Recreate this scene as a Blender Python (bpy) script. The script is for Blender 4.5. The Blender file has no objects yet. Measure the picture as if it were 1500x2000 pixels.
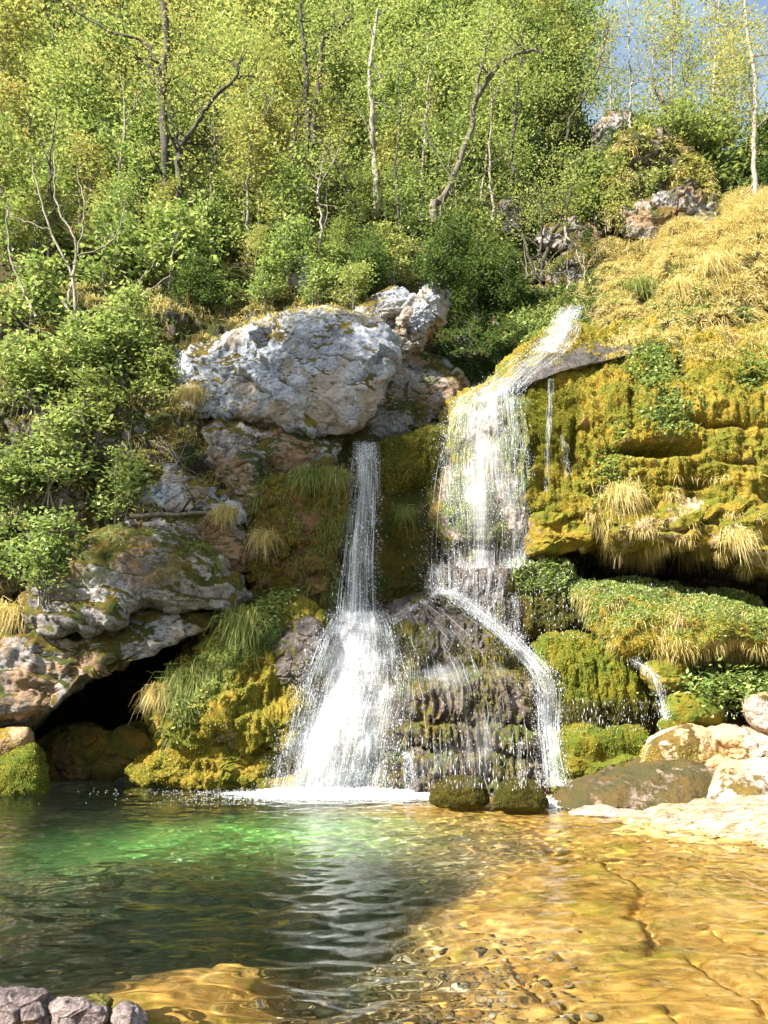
import bpy, math
import numpy as np
from math import radians, pi

# ------------------------------------------------------------------ camera, sky, sun, exposure
scene = bpy.context.scene
COL = scene.collection
F, TH, CZ = 1444.0, radians(13.6), 2.2
CT, ST = math.cos(TH), math.sin(TH)
cam_d = bpy.data.cameras.new('camera'); cam = bpy.data.objects.new('camera', cam_d); COL.objects.link(cam)
cam_d.sensor_width = 36; cam_d.lens = 26; cam_d.clip_start = .1; cam_d.clip_end = 2000
cam.location = (0, 0, CZ); cam.rotation_euler = (radians(90) + TH, 0, 0)
scene.camera = cam

SUN = np.array([-.60, -.47, .66]); SUN /= np.linalg.norm(SUN)
world = bpy.data.worlds.new('World'); scene.world = world; world.use_nodes = True
wn = world.node_tree
sky = wn.nodes.new('ShaderNodeTexSky'); sky.sky_type = 'NISHITA'; sky.sun_disc = False; sky.dust_density = 2.5; sky.ozone_density = .35
sky.sun_elevation = math.asin(SUN[2]); sky.sun_rotation = math.atan2(SUN[0], SUN[1])
_tc = wn.nodes.new('ShaderNodeTexCoord'); _mp = wn.nodes.new('ShaderNodeMapping'); _mp.inputs['Scale'].default_value = (1, 1, 2.5); wn.links.new(_tc.outputs['Generated'], _mp.inputs[0])
_cn = wn.nodes.new('ShaderNodeTexNoise'); _cn.inputs['Scale'].default_value = 3.2; _cn.inputs['Detail'].default_value = 7; _cn.inputs['Roughness'].default_value = .6; wn.links.new(_mp.outputs[0], _cn.inputs[0])
_cr = wn.nodes.new('ShaderNodeMapRange'); _cr.inputs[1].default_value = .28; _cr.inputs[2].default_value = .75; _cr.inputs[4].default_value = .8; wn.links.new(_cn.outputs[0], _cr.inputs[0])
_cm = wn.nodes.new('ShaderNodeMix'); _cm.data_type = 'RGBA'; wn.links.new(_cr.outputs[0], _cm.inputs[0]); wn.links.new(sky.outputs[0], _cm.inputs[6]); _cm.inputs[7].default_value = (3.6, 4.6, 5.2, 1)
wn.links.new(_cm.outputs[2], wn.nodes['Background'].inputs[0]); wn.nodes['Background'].inputs[1].default_value = .078
sun_d = bpy.data.lights.new('sun', 'SUN'); sun_d.energy = 5.0; sun_d.angle = radians(.5); sun_d.color = (1, .95, .86)
sun_d.cycles.is_caustics_light = True
sun = bpy.data.objects.new('sun', sun_d); COL.objects.link(sun)
import mathutils
sun.rotation_euler = mathutils.Vector(SUN).to_track_quat('Z', 'Y').to_euler()
sun.location = (-20, -10, 40)
scene.view_settings.view_transform = 'Standard'; scene.view_settings.look = 'None'
scene.view_settings.exposure = 1.80; scene.view_settings.gamma = 1
cy = scene.cycles
cy.max_bounces = 10; cy.diffuse_bounces = 3; cy.glossy_bounces = 3; cy.transmission_bounces = 8; cy.transparent_max_bounces = 24
cy.sample_clamp_indirect = 6; cy.caustics_reflective = False; cy.caustics_refractive = True

# ------------------------------------------------------------------ maths helpers
def ray(px, py):
    dx = (px - 750) / F; dz = (1000 - py) / F
    return dx, CT - dz * ST, ST + dz * CT
def P(px, py, Y):
    px, py, Y = np.broadcast_arrays(np.asarray(px, float), np.asarray(py, float), np.asarray(Y, float))
    a, b, c = ray(px, py); t = Y / b
    return np.stack([a * t, Y, CZ + c * t], -1)
def Wp(px, py, z=0.0):
    px = np.asarray(px, float); py = np.asarray(py, float)
    a, b, c = ray(px, py); t = (z - CZ) / c
    return np.stack([a * t, b * t], -1)
def proj(p):
    y = p[..., 1] * CT + (p[..., 2] - CZ) * ST; zz = -p[..., 1] * ST + (p[..., 2] - CZ) * CT
    return 750 + F * p[..., 0] / y, 1000 - F * zz / y
def rs(seed): return np.random.RandomState(seed)
_r = rs(3); _perm = np.tile(_r.permutation(256), 4); _g = _r.normal(size=(256, 3)); _g /= np.linalg.norm(_g, axis=1)[:, None]
_jit = _r.rand(256, 3)
_g3 = [np.ascontiguousarray(_g[:, k]).astype(np.float32) for k in range(3)]; _perm = _perm.astype(np.int32)
def _pn(p):
    i = np.floor(p); f = p - i; i = i.astype(np.int32) & 255
    fx, fy, fz = f[:, 0], f[:, 1], f[:, 2]; ux, uy, uz = [t * t * t * (t * (t * 6 - 15) + 10) for t in (fx, fy, fz)]
    r = []
    for a in (0, 1):
        ha = _perm[i[:, 0] + a]; q = []
        for b in (0, 1):
            hb = _perm[ha + i[:, 1] + b]; w = []
            for c in (0, 1):
                h = _perm[hb + i[:, 2] + c]
                w.append(_g3[0][h] * (fx - a) + _g3[1][h] * (fy - b) + _g3[2][h] * (fz - c))
            q.append(w[0] + uz * (w[1] - w[0]))
        r.append(q[0] + uy * (q[1] - q[0]))
    return r[0] + ux * (r[1] - r[0])
def perlin(p):
    p = np.asarray(p); q = p.reshape(-1, 3); out = np.empty(len(q), np.float32)
    for i in range(0, len(q), 16384): out[i:i + 16384] = _pn(q[i:i + 16384].astype(np.float32))
    return out.reshape(p.shape[:-1]) * 1.5
def fbm(p, o=4, gain=.5):
    s = 0; a = 1
    for k in range(o): s = s + a * perlin(p * 2.03 ** k + 17.3 * k); a *= gain
    return s
def ridged(p, o=3):
    s = 0; a = 1
    for k in range(o): s = s + a * (1 - 2 * np.abs(perlin(p * 2.1 ** k + 9.1 * k))); a *= .5
    return s
def worley(p):
    i = np.floor(p).astype(np.int64); f1 = np.full(p.shape[:-1], 9.); f2 = f1.copy(); cid = np.zeros(p.shape[:-1]); tl = f1 * 0
    for a in (-1, 0, 1):
        for b in (-1, 0, 1):
            for c in (-1, 0, 1):
                q = i + np.array([a, b, c])
                h = _perm[_perm[_perm[q[..., 0] & 255] + (q[..., 1] & 255)] + (q[..., 2] & 255)]
                d = np.sqrt((((q + _jit[h]) - p) ** 2).sum(-1))
                m = d < f1
                f2 = np.where(m, f1, np.minimum(f2, d)); cid = np.where(m, h / 255., cid); tl = np.where(m, ((p - q - _jit[h]) * _g[h]).sum(-1), tl); f1 = np.where(m, d, f1)
    return f1, f2, cid, tl
def sstep(a, b, x):
    t = np.clip((x - a) / (b - a), 0, 1); return t * t * (3 - 2 * t)
class RBF:
    def __init__(s, pts, vals, sc=1.):
        s.c = np.asarray(pts, float) / sc; s.sc = sc; n = len(s.c)
        K = s.k(s.c, s.c); A = np.zeros((n + 3, n + 3)); A[:n, :n] = K + np.eye(n) * 1e-4
        A[:n, n] = 1; A[:n, n + 1:] = s.c; A[n:, :n] = A[:n, n:].T
        s.w = np.linalg.solve(A, np.r_[np.asarray(vals, float), 0, 0, 0])
    def k(s, a, b):
        return np.sqrt(((a[:, None] - b[None]) ** 2).sum(-1))
    def __call__(s, x, y):
        q = np.stack([np.ravel(x), np.ravel(y)], -1) / s.sc; n = len(s.c); out = np.empty(len(q))
        for i in range(0, len(q), 20000):
            b = q[i:i + 20000]; out[i:i + 20000] = s.k(b, s.c) @ s.w[:n] + s.w[n] + b @ s.w[n + 1:]
        return out.reshape(np.shape(x))
def smooth_line(pts, n, closed=False):
    p = np.asarray(pts, float); m = len(p)
    if closed: idx = lambda i: p[i % m]; t = np.linspace(0, m, n, endpoint=False)
    else: idx = lambda i: p[np.clip(i, 0, m - 1)]; t = np.linspace(0, m - 1 - 1e-6, n)
    i = np.floor(t).astype(int); f = (t - i)[:, None]
    a, b, c, d = idx(i - 1), idx(i), idx(i + 1), idx(i + 2)
    return .5 * (2 * b + (c - a) * f + (2 * a - 5 * b + 4 * c - d) * f ** 2 + (3 * b - a - 3 * c + d) * f ** 3)

# ------------------------------------------------------------------ object helpers
def tag(o, label=None, cat=None, group=None, kind=None):
    if label: o['label'] = label
    if cat: o['category'] = cat
    if group: o['group'] = group
    if kind: o['kind'] = kind
    return o
def empty(name, loc, label, cat, group=None):
    o = bpy.data.objects.new(name, None); COL.objects.link(o); o.location = loc; o.empty_display_size = .2
    return tag(o, label, cat, group)
def mesh(name, v, f, mat=None, smooth=True, rnd=None, uv=None):
    v = np.asarray(v, np.float32); f = np.asarray(f, np.int32); m = bpy.data.meshes.new(name)
    m.vertices.add(len(v)); m.vertices.foreach_set('co', v.ravel())
    k = f.shape[1]; m.loops.add(f.size); m.loops.foreach_set('vertex_index', f.ravel())
    m.polygons.add(len(f)); m.polygons.foreach_set('loop_start', np.arange(0, f.size, k, dtype=np.int32))
    try: m.polygons.foreach_set('loop_total', np.full(len(f), k, np.int32))
    except Exception: pass
    m.update(calc_edges=True)
    if smooth: m.polygons.foreach_set('use_smooth', np.ones(len(f), bool))
    if rnd is not None:
        a = m.attributes.new('rnd', 'FLOAT', 'POINT'); a.data.foreach_set('value', np.asarray(rnd, np.float32))
    if uv is not None:
        l = m.uv_layers.new(name='UVMap'); l.data.foreach_set('uv', np.asarray(uv, np.float32)[f.ravel()].ravel())
    if mat: m.materials.append(mat)
    return m
def obj(name, m, parent=None):
    o = bpy.data.objects.new(name, m); COL.objects.link(o)
    if parent is not None:
        o.parent = parent; o.matrix_parent_inverse = mathutils.Matrix.Translation(-mathutils.Vector(parent.location))
    return o
def vnorm(v, f):
    a, b, c = v[f[:, 0]], v[f[:, 1]], v[f[:, 2]]
    n = np.cross(b - a, c - a)
    if f.shape[1] == 4: n = n + np.cross(c - a, v[f[:, 3]] - a)
    out = np.stack([np.bincount(f.ravel(), np.repeat(n[:, k], f.shape[1]), len(v)) for k in range(3)], -1)
    return out / (np.linalg.norm(out, axis=1)[:, None] + 1e-12)
def gridf(nu, nv, wrap=False):
    i = np.arange(nu * nv).reshape(nv, nu)
    if wrap: i = np.concatenate([i, i[:, :1]], 1)
    return np.stack([i[:-1, :-1], i[:-1, 1:], i[1:, 1:], i[1:, :-1]], -1).reshape(-1, 4)

# ------------------------------------------------------------------ materials
def newmat(name):
    m = bpy.data.materials.new(name); m.use_nodes = True; nt = m.node_tree; nt.nodes.clear()
    out = nt.nodes.new('ShaderNodeOutputMaterial'); return m, nt, out
class N:
    def __init__(s, nt): s.nt = nt
    def node(s, t, **kw):
        n = s.nt.nodes.new(t)
        for k, v in kw.items(): setattr(n, k, v)
        return n
    def set(s, sock, v):
        if hasattr(v, 'default_value') or hasattr(v, 'is_linked'): s.nt.links.new(v, sock)
        else: sock.default_value = v
    def math(s, op, a, b=0., c=None, clamp=False):
        n = s.node('ShaderNodeMath', operation=op, use_clamp=clamp); s.set(n.inputs[0], a); s.set(n.inputs[1], b)
        if c is not None: s.set(n.inputs[2], c)
        return n.outputs[0]
    def noise(s, vec, scale, detail=5, rough=.6, dist=0.):
        n = s.node('ShaderNodeTexNoise'); s.set(n.inputs['Vector'], vec); n.inputs['Scale'].default_value = scale
        n.inputs['Detail'].default_value = detail; n.inputs['Roughness'].default_value = rough; n.inputs['Distortion'].default_value = dist
        return n.outputs[0]
    def voro(s, vec, scale, feature='F1', out='Distance', rand=1.):
        n = s.node('ShaderNodeTexVoronoi', feature=feature); s.set(n.inputs['Vector'], vec); n.inputs['Scale'].default_value = scale
        n.inputs['Randomness'].default_value = rand
        return n.outputs[out]
    def mapv(s, vec, sc=(1, 1, 1), loc=(0, 0, 0)):
        n = s.node('ShaderNodeMapping'); s.set(n.inputs[0], vec); n.inputs['Scale'].default_value = sc; n.inputs['Location'].default_value = loc
        return n.outputs[0]
    def ramp(s, f, stops, interp='LINEAR'):
        n = s.node('ShaderNodeValToRGB'); s.set(n.inputs[0], f); cr = n.color_ramp; cr.interpolation = interp
        while len(cr.elements) < len(stops): cr.elements.new(.5)
        for e, (p, c) in zip(cr.elements, stops):
            e.position = p; e.color = (c, c, c, 1) if np.isscalar(c) else (*c, 1)
        return n.outputs[0]
    def mix(s, f, a, b):
        n = s.node('ShaderNodeMix', data_type='RGBA'); s.set(n.inputs[0], f)
        for sock, v in ((n.inputs[6], a), (n.inputs[7], b)):
            s.set(sock, (*v, 1) if isinstance(v, tuple) and len(v) == 3 else v)
        return n.outputs[2]
    def warp(s, vec, amt, sc):
        n = s.node('ShaderNodeTexNoise'); s.set(n.inputs['Vector'], vec); n.inputs['Scale'].default_value = sc; n.inputs['Detail'].default_value = 5
        a = s.node('ShaderNodeVectorMath', operation='MULTIPLY_ADD'); s.set(a.inputs[0], n.outputs['Color']); a.inputs[1].default_value = (amt * 2,) * 3; s.set(a.inputs[2], vec)
        return a.outputs[0]
    def step(s, f, lo, hi):
        n = s.node('ShaderNodeMapRange', interpolation_type='SMOOTHSTEP'); s.set(n.inputs[0], f)
        n.inputs[1].default_value = lo; n.inputs[2].default_value = hi; return n.outputs[0]
    def bump(s, h, strength, dist, normal=None):
        n = s.node('ShaderNodeBump'); s.set(n.inputs['Height'], h); n.inputs['Strength'].default_value = strength; n.inputs['Distance'].default_value = dist
        if normal is not None: s.set(n.inputs['Normal'], normal)
        return n.outputs[0]

def rockmat(name, dark, mid, light, moss=None, moss2=None, amt=.5, up=.35, rough=.85, scale=1., drip=0., crack=.5, spots=0., warm=None, bump=1., mossfreq=1., speck=.0, wetz=False):
    m, nt, out = newmat(name); g = N(nt)
    geo = g.node('ShaderNodeNewGeometry'); pos = geo.outputs['Position']
    sx = g.node('ShaderNodeSeparateXYZ'); g.set(sx.inputs[0], geo.outputs['Normal']); nz = sx.outputs[2]
    st = g.mapv(pos, (1, 1, .22)) if drip else pos
    n1 = g.noise(pos, .8 * scale, 6, .62, .4); n2 = g.noise(g.mapv(pos, (1, 1, 1.7), (7, 3, 1)), 4.5 * scale, 8, .68)
    n3 = g.noise(st, 17 * scale, 6, .7); n4 = g.noise(pos, 55 * scale, 3, .7)
    f = g.math('ADD', g.math('MULTIPLY', n1, .55), g.math('MULTIPLY', n2, .45))
    col = g.ramp(f, [(.36, dark), (.47, mid), (.60, light)])
    col = g.mix(g.step(n3, .5, .68), col, g.mix(.5, col, light))
    col = g.mix(g.math('MULTIPLY', g.step(n3, .48, .34), .8), col, tuple(x * .55 for x in dark))
    if warm:
        col = g.mix(g.math('MULTIPLY', g.step(g.noise(g.mapv(pos, (1, 1, 1), (31, 5, 9)), .55 * scale, 5, .6), .48, .6), .8), col, warm)
    if spots:
        sp = g.step(g.noise(g.mapv(pos, (1, 1, 1.3), (3, 11, 5)), 5.5 * scale, 7, .72, .6), .60, .66)
        sp2 = g.step(g.noise(g.mapv(pos, (1, 1, 1), (13, 1, 5)), 1.1 * scale, 3, .6), .38, .62)
        col = g.mix(g.math('MULTIPLY', g.math('MULTIPLY', sp, sp2), spots), col, (.03, .028, .022))
    if speck:
        col = g.mix(g.math('MULTIPLY', g.step(n4, .58, .68), speck), col, light)
    # fine cracks: real dark partings of the stone
    vd = g.voro(g.warp(g.mapv(pos, (1, 1, 1.9)), .45, 2.2), 1.25 * scale, 'DISTANCE_TO_EDGE')
    ck = g.step(g.math('ADD', vd, g.math('MULTIPLY', g.math('SUBTRACT', n2, .5), .10)), .016, .0)
    if crack: col = g.mix(g.math('MULTIPLY', ck, crack), col, tuple(x * .35 for x in dark))
    h = g.math('ADD', g.math('MULTIPLY', n2, .5), g.math('MULTIPLY', n3, .28)); h = g.math('ADD', h, g.math('MULTIPLY', n4, .07))
    h = g.math('SUBTRACT', h, g.math('MULTIPLY', ck, .25 * crack))
    rg = rough
    if moss:
        mn = g.noise(g.mapv(pos, (1, 1, .8), (5, 8, 2)), .9 * mossfreq, 7, .65); 
        mk = g.math('ADD', mn, g.math('MULTIPLY', nz, up * .3)); mk = g.math('ADD', mk, g.math('MULTIPLY', g.math('SUBTRACT', n3, .5), .18))
        mk = g.step(mk, .64 - amt * .4, .68 - amt * .4)
        mc = g.mix(g.step(g.noise(pos, 1.7, 5, .6), .38, .62), moss, moss2 or moss)
        fz = g.noise(pos, 70, 2, .6)
        mc = g.mix(g.step(fz, .35, .7), g.mix(.55, mc, (0.02, .02, .004)), mc)
        col = g.mix(mk, col, mc)
        h = g.math('ADD', h, g.math('MULTIPLY', mk, g.math('MULTIPLY', fz, .16)))
        rg = g.math('ADD', g.math('MULTIPLY', mk, .95 - rough), rough)
    b = g.node('ShaderNodeBsdfPrincipled'); g.set(b.inputs['Base Color'], col); g.set(b.inputs['Roughness'], rg)
    b.inputs['Specular IOR Level'].default_value = .5 if rough < .6 else .25
    g.set(b.inputs['Normal'], g.bump(h, .9 * bump, .16 / scale ** .5))
    nt.links.new(b.outputs[0], out.inputs[0]); return m

def leafmat(name, cols, trans=.45, objvar=.0, gloss=.06):
    m, nt, out = newmat(name); g = N(nt)
    at = g.node('ShaderNodeAttribute', attribute_name='rnd'); f = at.outputs['Fac']
    if objvar:
        oi = g.node('ShaderNodeObjectInfo'); f = g.math('ADD', g.math('MULTIPLY', f, 1 - objvar), g.math('MULTIPLY', oi.outputs['Random'], objvar))
    n = len(cols); c = g.ramp(f, [(i / (n - 1) if n > 1 else 0, k) for i, k in enumerate(cols)])
    d = g.node('ShaderNodeBsdfDiffuse'); g.set(d.inputs[0], c)
    t = g.node('ShaderNodeBsdfTranslucent'); g.set(t.inputs[0], g.mix(.3, c, (.34, .42, .10)))
    mx = g.node('ShaderNodeMixShader'); mx.inputs[0].default_value = trans
    nt.links.new(d.outputs[0], mx.inputs[1]); nt.links.new(t.outputs[0], mx.inputs[2])
    gl = g.node('ShaderNodeBsdfGlossy'); gl.inputs[0].default_value = (.5, .55, .5, 1); gl.inputs['Roughness'].default_value = .6
    m2 = g.node('ShaderNodeMixShader'); m2.inputs[0].default_value = gloss
    nt.links.new(mx.outputs[0], m2.inputs[1]); nt.links.new(gl.outputs[0], m2.inputs[2])
    nt.links.new(m2.outputs[0], out.inputs[0]); return m

def barkmat(name, c1, c2, scale=1.):
    m, nt, out = newmat(name); g = N(nt)
    geo = g.node('ShaderNodeNewGeometry'); n = g.noise(g.mapv(geo.outputs['Position'], (1, 1, .25)), 14 * scale, 6, .7)
    n2 = g.noise(geo.outputs['Position'], 1.3, 4, .6)
    c = g.ramp(n, [(.35, c1), (.62, c2)]); c = g.mix(g.math('MULTIPLY', g.step(n2, .5, .65), .6), c, (.09, .10, .03))
    b = g.node('ShaderNodeBsdfPrincipled'); g.set(b.inputs['Base Color'], c); b.inputs['Roughness'].default_value = .9
    g.set(b.inputs['Normal'], g.bump(n, .8, .03)); nt.links.new(b.outputs[0], out.inputs[0]); return m

def flowmat(name, dens=.5, su=1., sv=1., soft=.14, amax=.9, tint=(.93, .96, 1.)):
    """falling water: white froth in streaks along the flow, open between them"""
    m, nt, out = newmat(name); g = N(nt)
    uv = g.node('ShaderNodeUVMap').outputs[0]
    a = g.noise(g.mapv(uv, (9 * su, .5 * sv, 1)), 1, 5, .65, .3); b = g.noise(g.mapv(uv, (38 * su, 1.6 * sv, 1), (3, 4, 0)), 1, 4, .7, .2)
    c = g.noise(g.mapv(uv, (55, 26, 1), (1, 9, 0)), 1, 4, .85)
    f = g.math('ADD', g.math('ADD', g.math('MULTIPLY', a, .36), g.math('MULTIPLY', b, .32)), g.math('MULTIPLY', c, .32))
    at = g.node('ShaderNodeAttribute', attribute_name='rnd'); f = g.math('ADD', f, g.math('SUBTRACT', g.math('MULTIPLY', at.outputs['Fac'], .5), .25))
    al = g.math('MULTIPLY', g.step(f, .5 + .22 * (.5 - dens) - soft * .7, .5 + .22 * (.5 - dens) + soft), amax)
    d = g.node('ShaderNodeBsdfDiffuse'); d.inputs[0].default_value = (*[x * .9 for x in tint], 1)
    t = g.node('ShaderNodeBsdfTranslucent'); t.inputs[0].default_value = (*[x * .85 for x in tint], 1)
    mx = g.node('ShaderNodeMixShader'); mx.inputs[0].default_value = .35; nt.links.new(d.outputs[0], mx.inputs[1]); nt.links.new(t.outputs[0], mx.inputs[2])
    gl = g.node('ShaderNodeBsdfGlossy'); gl.inputs['Roughness'].default_value = .25
    m1 = g.node('ShaderNodeMixShader'); m1.inputs[0].default_value = .12; nt.links.new(mx.outputs[0], m1.inputs[1]); nt.links.new(gl.outputs[0], m1.inputs[2])
    g.set(gl.inputs['Normal'], g.bump(b, .6, .05)); g.set(d.inputs['Normal'], g.bump(f, .7, .08))
    tr = g.node('ShaderNodeBsdfTransparent'); m2 = g.node('ShaderNodeMixShader'); g.set(m2.inputs[0], al)
    nt.links.new(tr.outputs[0], m2.inputs[1]); nt.links.new(m1.outputs[0], m2.inputs[2]); nt.links.new(m2.outputs[0], out.inputs[0]); return m

def plain(name, c, rough=.6, spec=.3):
    m, nt, out = newmat(name); g = N(nt); b = g.node('ShaderNodeBsdfPrincipled'); b.inputs['Base Color'].default_value = (*c, 1)
    b.inputs['Roughness'].default_value = rough; b.inputs['Specular IOR Level'].default_value = spec
    nt.links.new(b.outputs[0], out.inputs[0]); return m

OCHRE, OLIVE, GREEN = (.38, .26, .03), (.20, .15, .012), (.10, .17, .015)
M = {}
M['grey'] = rockmat('limestone_grey', (.11, .11, .12), (.27, .29, .33), (.50, .53, .58), OLIVE, (.10, .07, .02), amt=.12, up=.7, spots=1., warm=(.34, .27, .19), crack=.7, speck=.5)
M['greydark'] = rockmat('limestone_weathered', (.06, .05, .045), (.20, .175, .16), (.42, .40, .38), (.16, .11, .015), (.06, .08, .015), amt=.30, up=.7, spots=.7, warm=(.26, .15, .07), crack=.7, speck=.5, scale=1.2)
M['cliff'] = rockmat('cliff_stone', (.025, .02, .016), (.09, .072, .055), (.26, .225, .18), (.11, .075, .012), (.05, .065, .012), amt=.5, up=.8, spots=.5, crack=.7, scale=1.1)
M['tufa'] = rockmat('wet_tufa', (.011, .008, .007), (.036, .027, .022), (.12, .092, .075), (.15, .12, .012), (.07, .09, .012), amt=.34, up=-.35, rough=.34, drip=1, crack=.0, scale=1.5, speck=.25, mossfreq=1.3)
M['mossrock'] = rockmat('mossy_rock', (.10, .065, .03), (.30, .21, .11), (.58, .46, .32), OCHRE, (.17, .18, .016), amt=.74, up=.3, drip=1, crack=.12, scale=1.1, warm=(.34, .19, .06))
M['mossgreen'] = rockmat('mossy_rock_green', (.05, .04, .02), (.16, .11, .05), (.36, .29, .18), (.24, .19, .015), (.10, .16, .015), amt=1.0, up=.5, drip=1, crack=.1, scale=1.1)
M['mossdark'] = rockmat('dark_mossy_rock', (.02, .016, .01), (.07, .05, .025), (.16, .12, .07), (.12, .09, .01), (.06, .07, .01), amt=.9, up=.5, rough=.6, crack=.3, scale=1.4)
M['pale'] = rockmat('pale_limestone', (.18, .13, .09), (.37, .30, .24), (.52, .46, .40), (.22, .14, .03), (.13, .09, .02), amt=.24, up=-.1, spots=.6, warm=(.55, .34, .16), crack=.35, scale=.9)
M['purple'] = rockmat('purple_grey_rock', (.07, .05, .05), (.20, .155, .15), (.40, .34, .31), (.20, .17, .03), (.12, .12, .02), amt=.05, up=.2, spots=.5, warm=(.40, .28, .18), crack=.4, scale=2.2)
M['rust'] = rockmat('rust_rock', (.03, .018, .01), (.12, .06, .022), (.26, .17, .10), (.20, .12, .014), (.09, .09, .012), amt=.55, up=.4, spots=.5, drip=1, crack=.3, scale=1.4)
M['mossbrown'] = rockmat('moss_brown_rock', (.03, .022, .012), (.10, .065, .03), (.30, .23, .16), (.12, .07, .012), (.07, .06, .012), amt=.40, up=.3, rough=.35, crack=.2, scale=1.2)
M['skirt'] = rockmat('dripping_tufa_skirt', (.02, .012, .007), (.065, .043, .027), (.17, .13, .095), (.17, .12, .02), (.08, .10, .015), amt=.26, up=.7, rough=.42, drip=1, crack=0, scale=1.6, mossfreq=1.6, speck=.3)
M['wetface'] = rockmat('streaked_wet_rock', (.03, .025, .012), (.15, .115, .07), (.42, .33, .26), (.17, .17, .02), (.09, .12, .012), amt=.45, up=.2, rough=.4, drip=1, crack=0, scale=1.2)
M['tanmoss'] = rockmat('tan_mossed_ledge', (.12, .08, .04), (.34, .25, .15), (.56, .46, .34), OCHRE, (.17, .18, .016), amt=.50, up=.2, spots=.4, crack=.4, scale=1.3, drip=1)
M['tan'] = rockmat('tan_rock', (.12, .07, .035), (.34, .21, .10), (.55, .40, .24), OCHRE, OLIVE, amt=.35, up=.3, spots=.3, crack=.4, scale=1.4)
M['soil'] = rockmat('wooded_slope_soil', (.02, .015, .008), (.05, .036, .02), (.10, .075, .045), (.05, .06, .012), (.08, .06, .015), amt=.5, up=.4, crack=.2)

# ------------------------------------------------------------------ rock builder
def rockdisp(p, n, a=.25, block=.0, bf=.7, strata=0., sf=1.6, drip=0., df=2.4, fine=1.):
    d = a * fbm(p * .42, 4) + a * .32 * (ridged(p * 1.15 + 5, 3) - .6) + fine * .035 * fbm(p * 3.7 + 2, 4, .6)
    if block:
        q = p * np.array([1, 1, 1.5]) * bf + .35 * np.stack([fbm(p * .9 + k * 7, 3) for k in range(3)], -1)
        f1, f2, cid, tl = worley(q); e = f2 - f1
        d = d + block * ((cid - .5) * .8 + .9 * tl) * sstep(0, .12, e) - block * .3 * np.exp(-(e / .035) ** 2) * sstep(-.2, .3, perlin(p * .8))
        f1, f2, cid, tl = worley(q * 2.7 + 3); d = d + block * .3 * ((cid - .5) * .6 + .8 * tl) * sstep(0, .15, f2 - f1)
    if strata:
        s = p[..., 2] * sf + .9 * fbm(p * .45 + 3, 3) + .25 * p[..., 0]
        fr = s - np.floor(s); d = d + strata * (sstep(0, .75, fr) - sstep(.85, 1., fr) - .4) * (.6 + .6 * perlin(p * .8))
    if drip:
        q = p * np.array([df, df, .3]) + np.array([0, 0, 1.]) * fbm(p * 1.1, 2)[..., None]
        d = d + drip * (ridged(q, 3) - .6) + drip * .35 * (ridged(q * np.array([2.9, 2.9, 2.2]), 2) - .6)
    return d
BOD = {}
def body_geo(pts, Y0, bulge, thick, nu=300, nv=150, e=.65, lean=(0, 0), seed=0, carve=(), **dk):
    o = smooth_line(pts, 2400, True); c = .5 * (o.max(0) + o.min(0)) * .5 + .5 * o.mean(0)
    th = np.arctan2(o[:, 1] - c[1], o[:, 0] - c[0]); r = np.hypot(o[:, 0] - c[0], o[:, 1] - c[1])
    b = np.floor((th + pi) / (2 * pi) * nu).astype(int) % nu; R = np.zeros(nu); np.maximum.at(R, b, r)
    z = np.where(R == 0)[0]; nzx = np.where(R > 0)[0]
    R[z] = np.interp(z, np.r_[nzx - nu, nzx, nzx + nu], np.tile(R[nzx], 3))
    T = -pi + (np.arange(nu) + .5) / nu * 2 * pi
    ph = np.where(np.arange(nv)[:, None] < .72 * nv, np.arange(nv)[:, None] / (.72 * nv) * (pi / 2 + .15) + .004, pi / 2 + .154 + (np.arange(nv)[:, None] - .72 * nv) / (nv - 1 - .72 * nv) * (pi / 2 - .158)); s = np.sin(ph); cc = np.cos(ph)
    den = (np.abs(s) ** (2 / e) + np.abs(cc) ** (2 / e)) ** (e / 2); s, cc = s / den, cc / den
    px = c[0] + R * np.cos(T) * s; py = c[1] + R * np.sin(T) * s
    Yc = Y0(px, py) if callable(Y0) else Y0 + lean[0] * (px - c[0]) / 100 + lean[1] * (py - c[1]) / 100
    Y = Yc - np.where(cc > 0, bulge, thick) * cc
    v = P(px, py, Y).reshape(-1, 3); f = gridf(nu, nv, True)
    n = vnorm(v, f)
    if (n * (v - v.mean(0))).sum() < 0: f = f[:, ::-1].copy(); n = -n
    off = np.array([seed * 3.7, seed * 1.3, seed * 2.1])
    qx, qy = proj(v)
    v = v + n * rockdisp(v + off, n, **dk)[:, None]
    for cx_, cy_, rx_, ry_, dp in carve:
        w_ = 12 * perlin(v * 1.5 + 4); k_ = np.exp(-(((qx - cx_ + w_) / rx_) ** 2 + ((qy - cy_ + w_ * .6) / ry_) ** 2) ** 1.5) * (n[:, 1] < .3)
        v = v + np.array([0, 1., 0]) * (dp * k_)[:, None]
    return v, f
def body(name, label, cat, pts, Y0, bulge, thick, mat, group=None, parent=None, **kw):
    v, f = body_geo(pts, Y0, bulge, thick, **kw)
    m = mesh(name, v, f, M[mat]); o = obj(name, m, parent)
    if parent is None: tag(o, label, cat, group)
    o['bk'] = len(BOD); BOD[o.name] = (v, f); return o
def keyclean():
    for o in scene.objects:
        if 'bk' in o: del o['bk']

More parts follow.
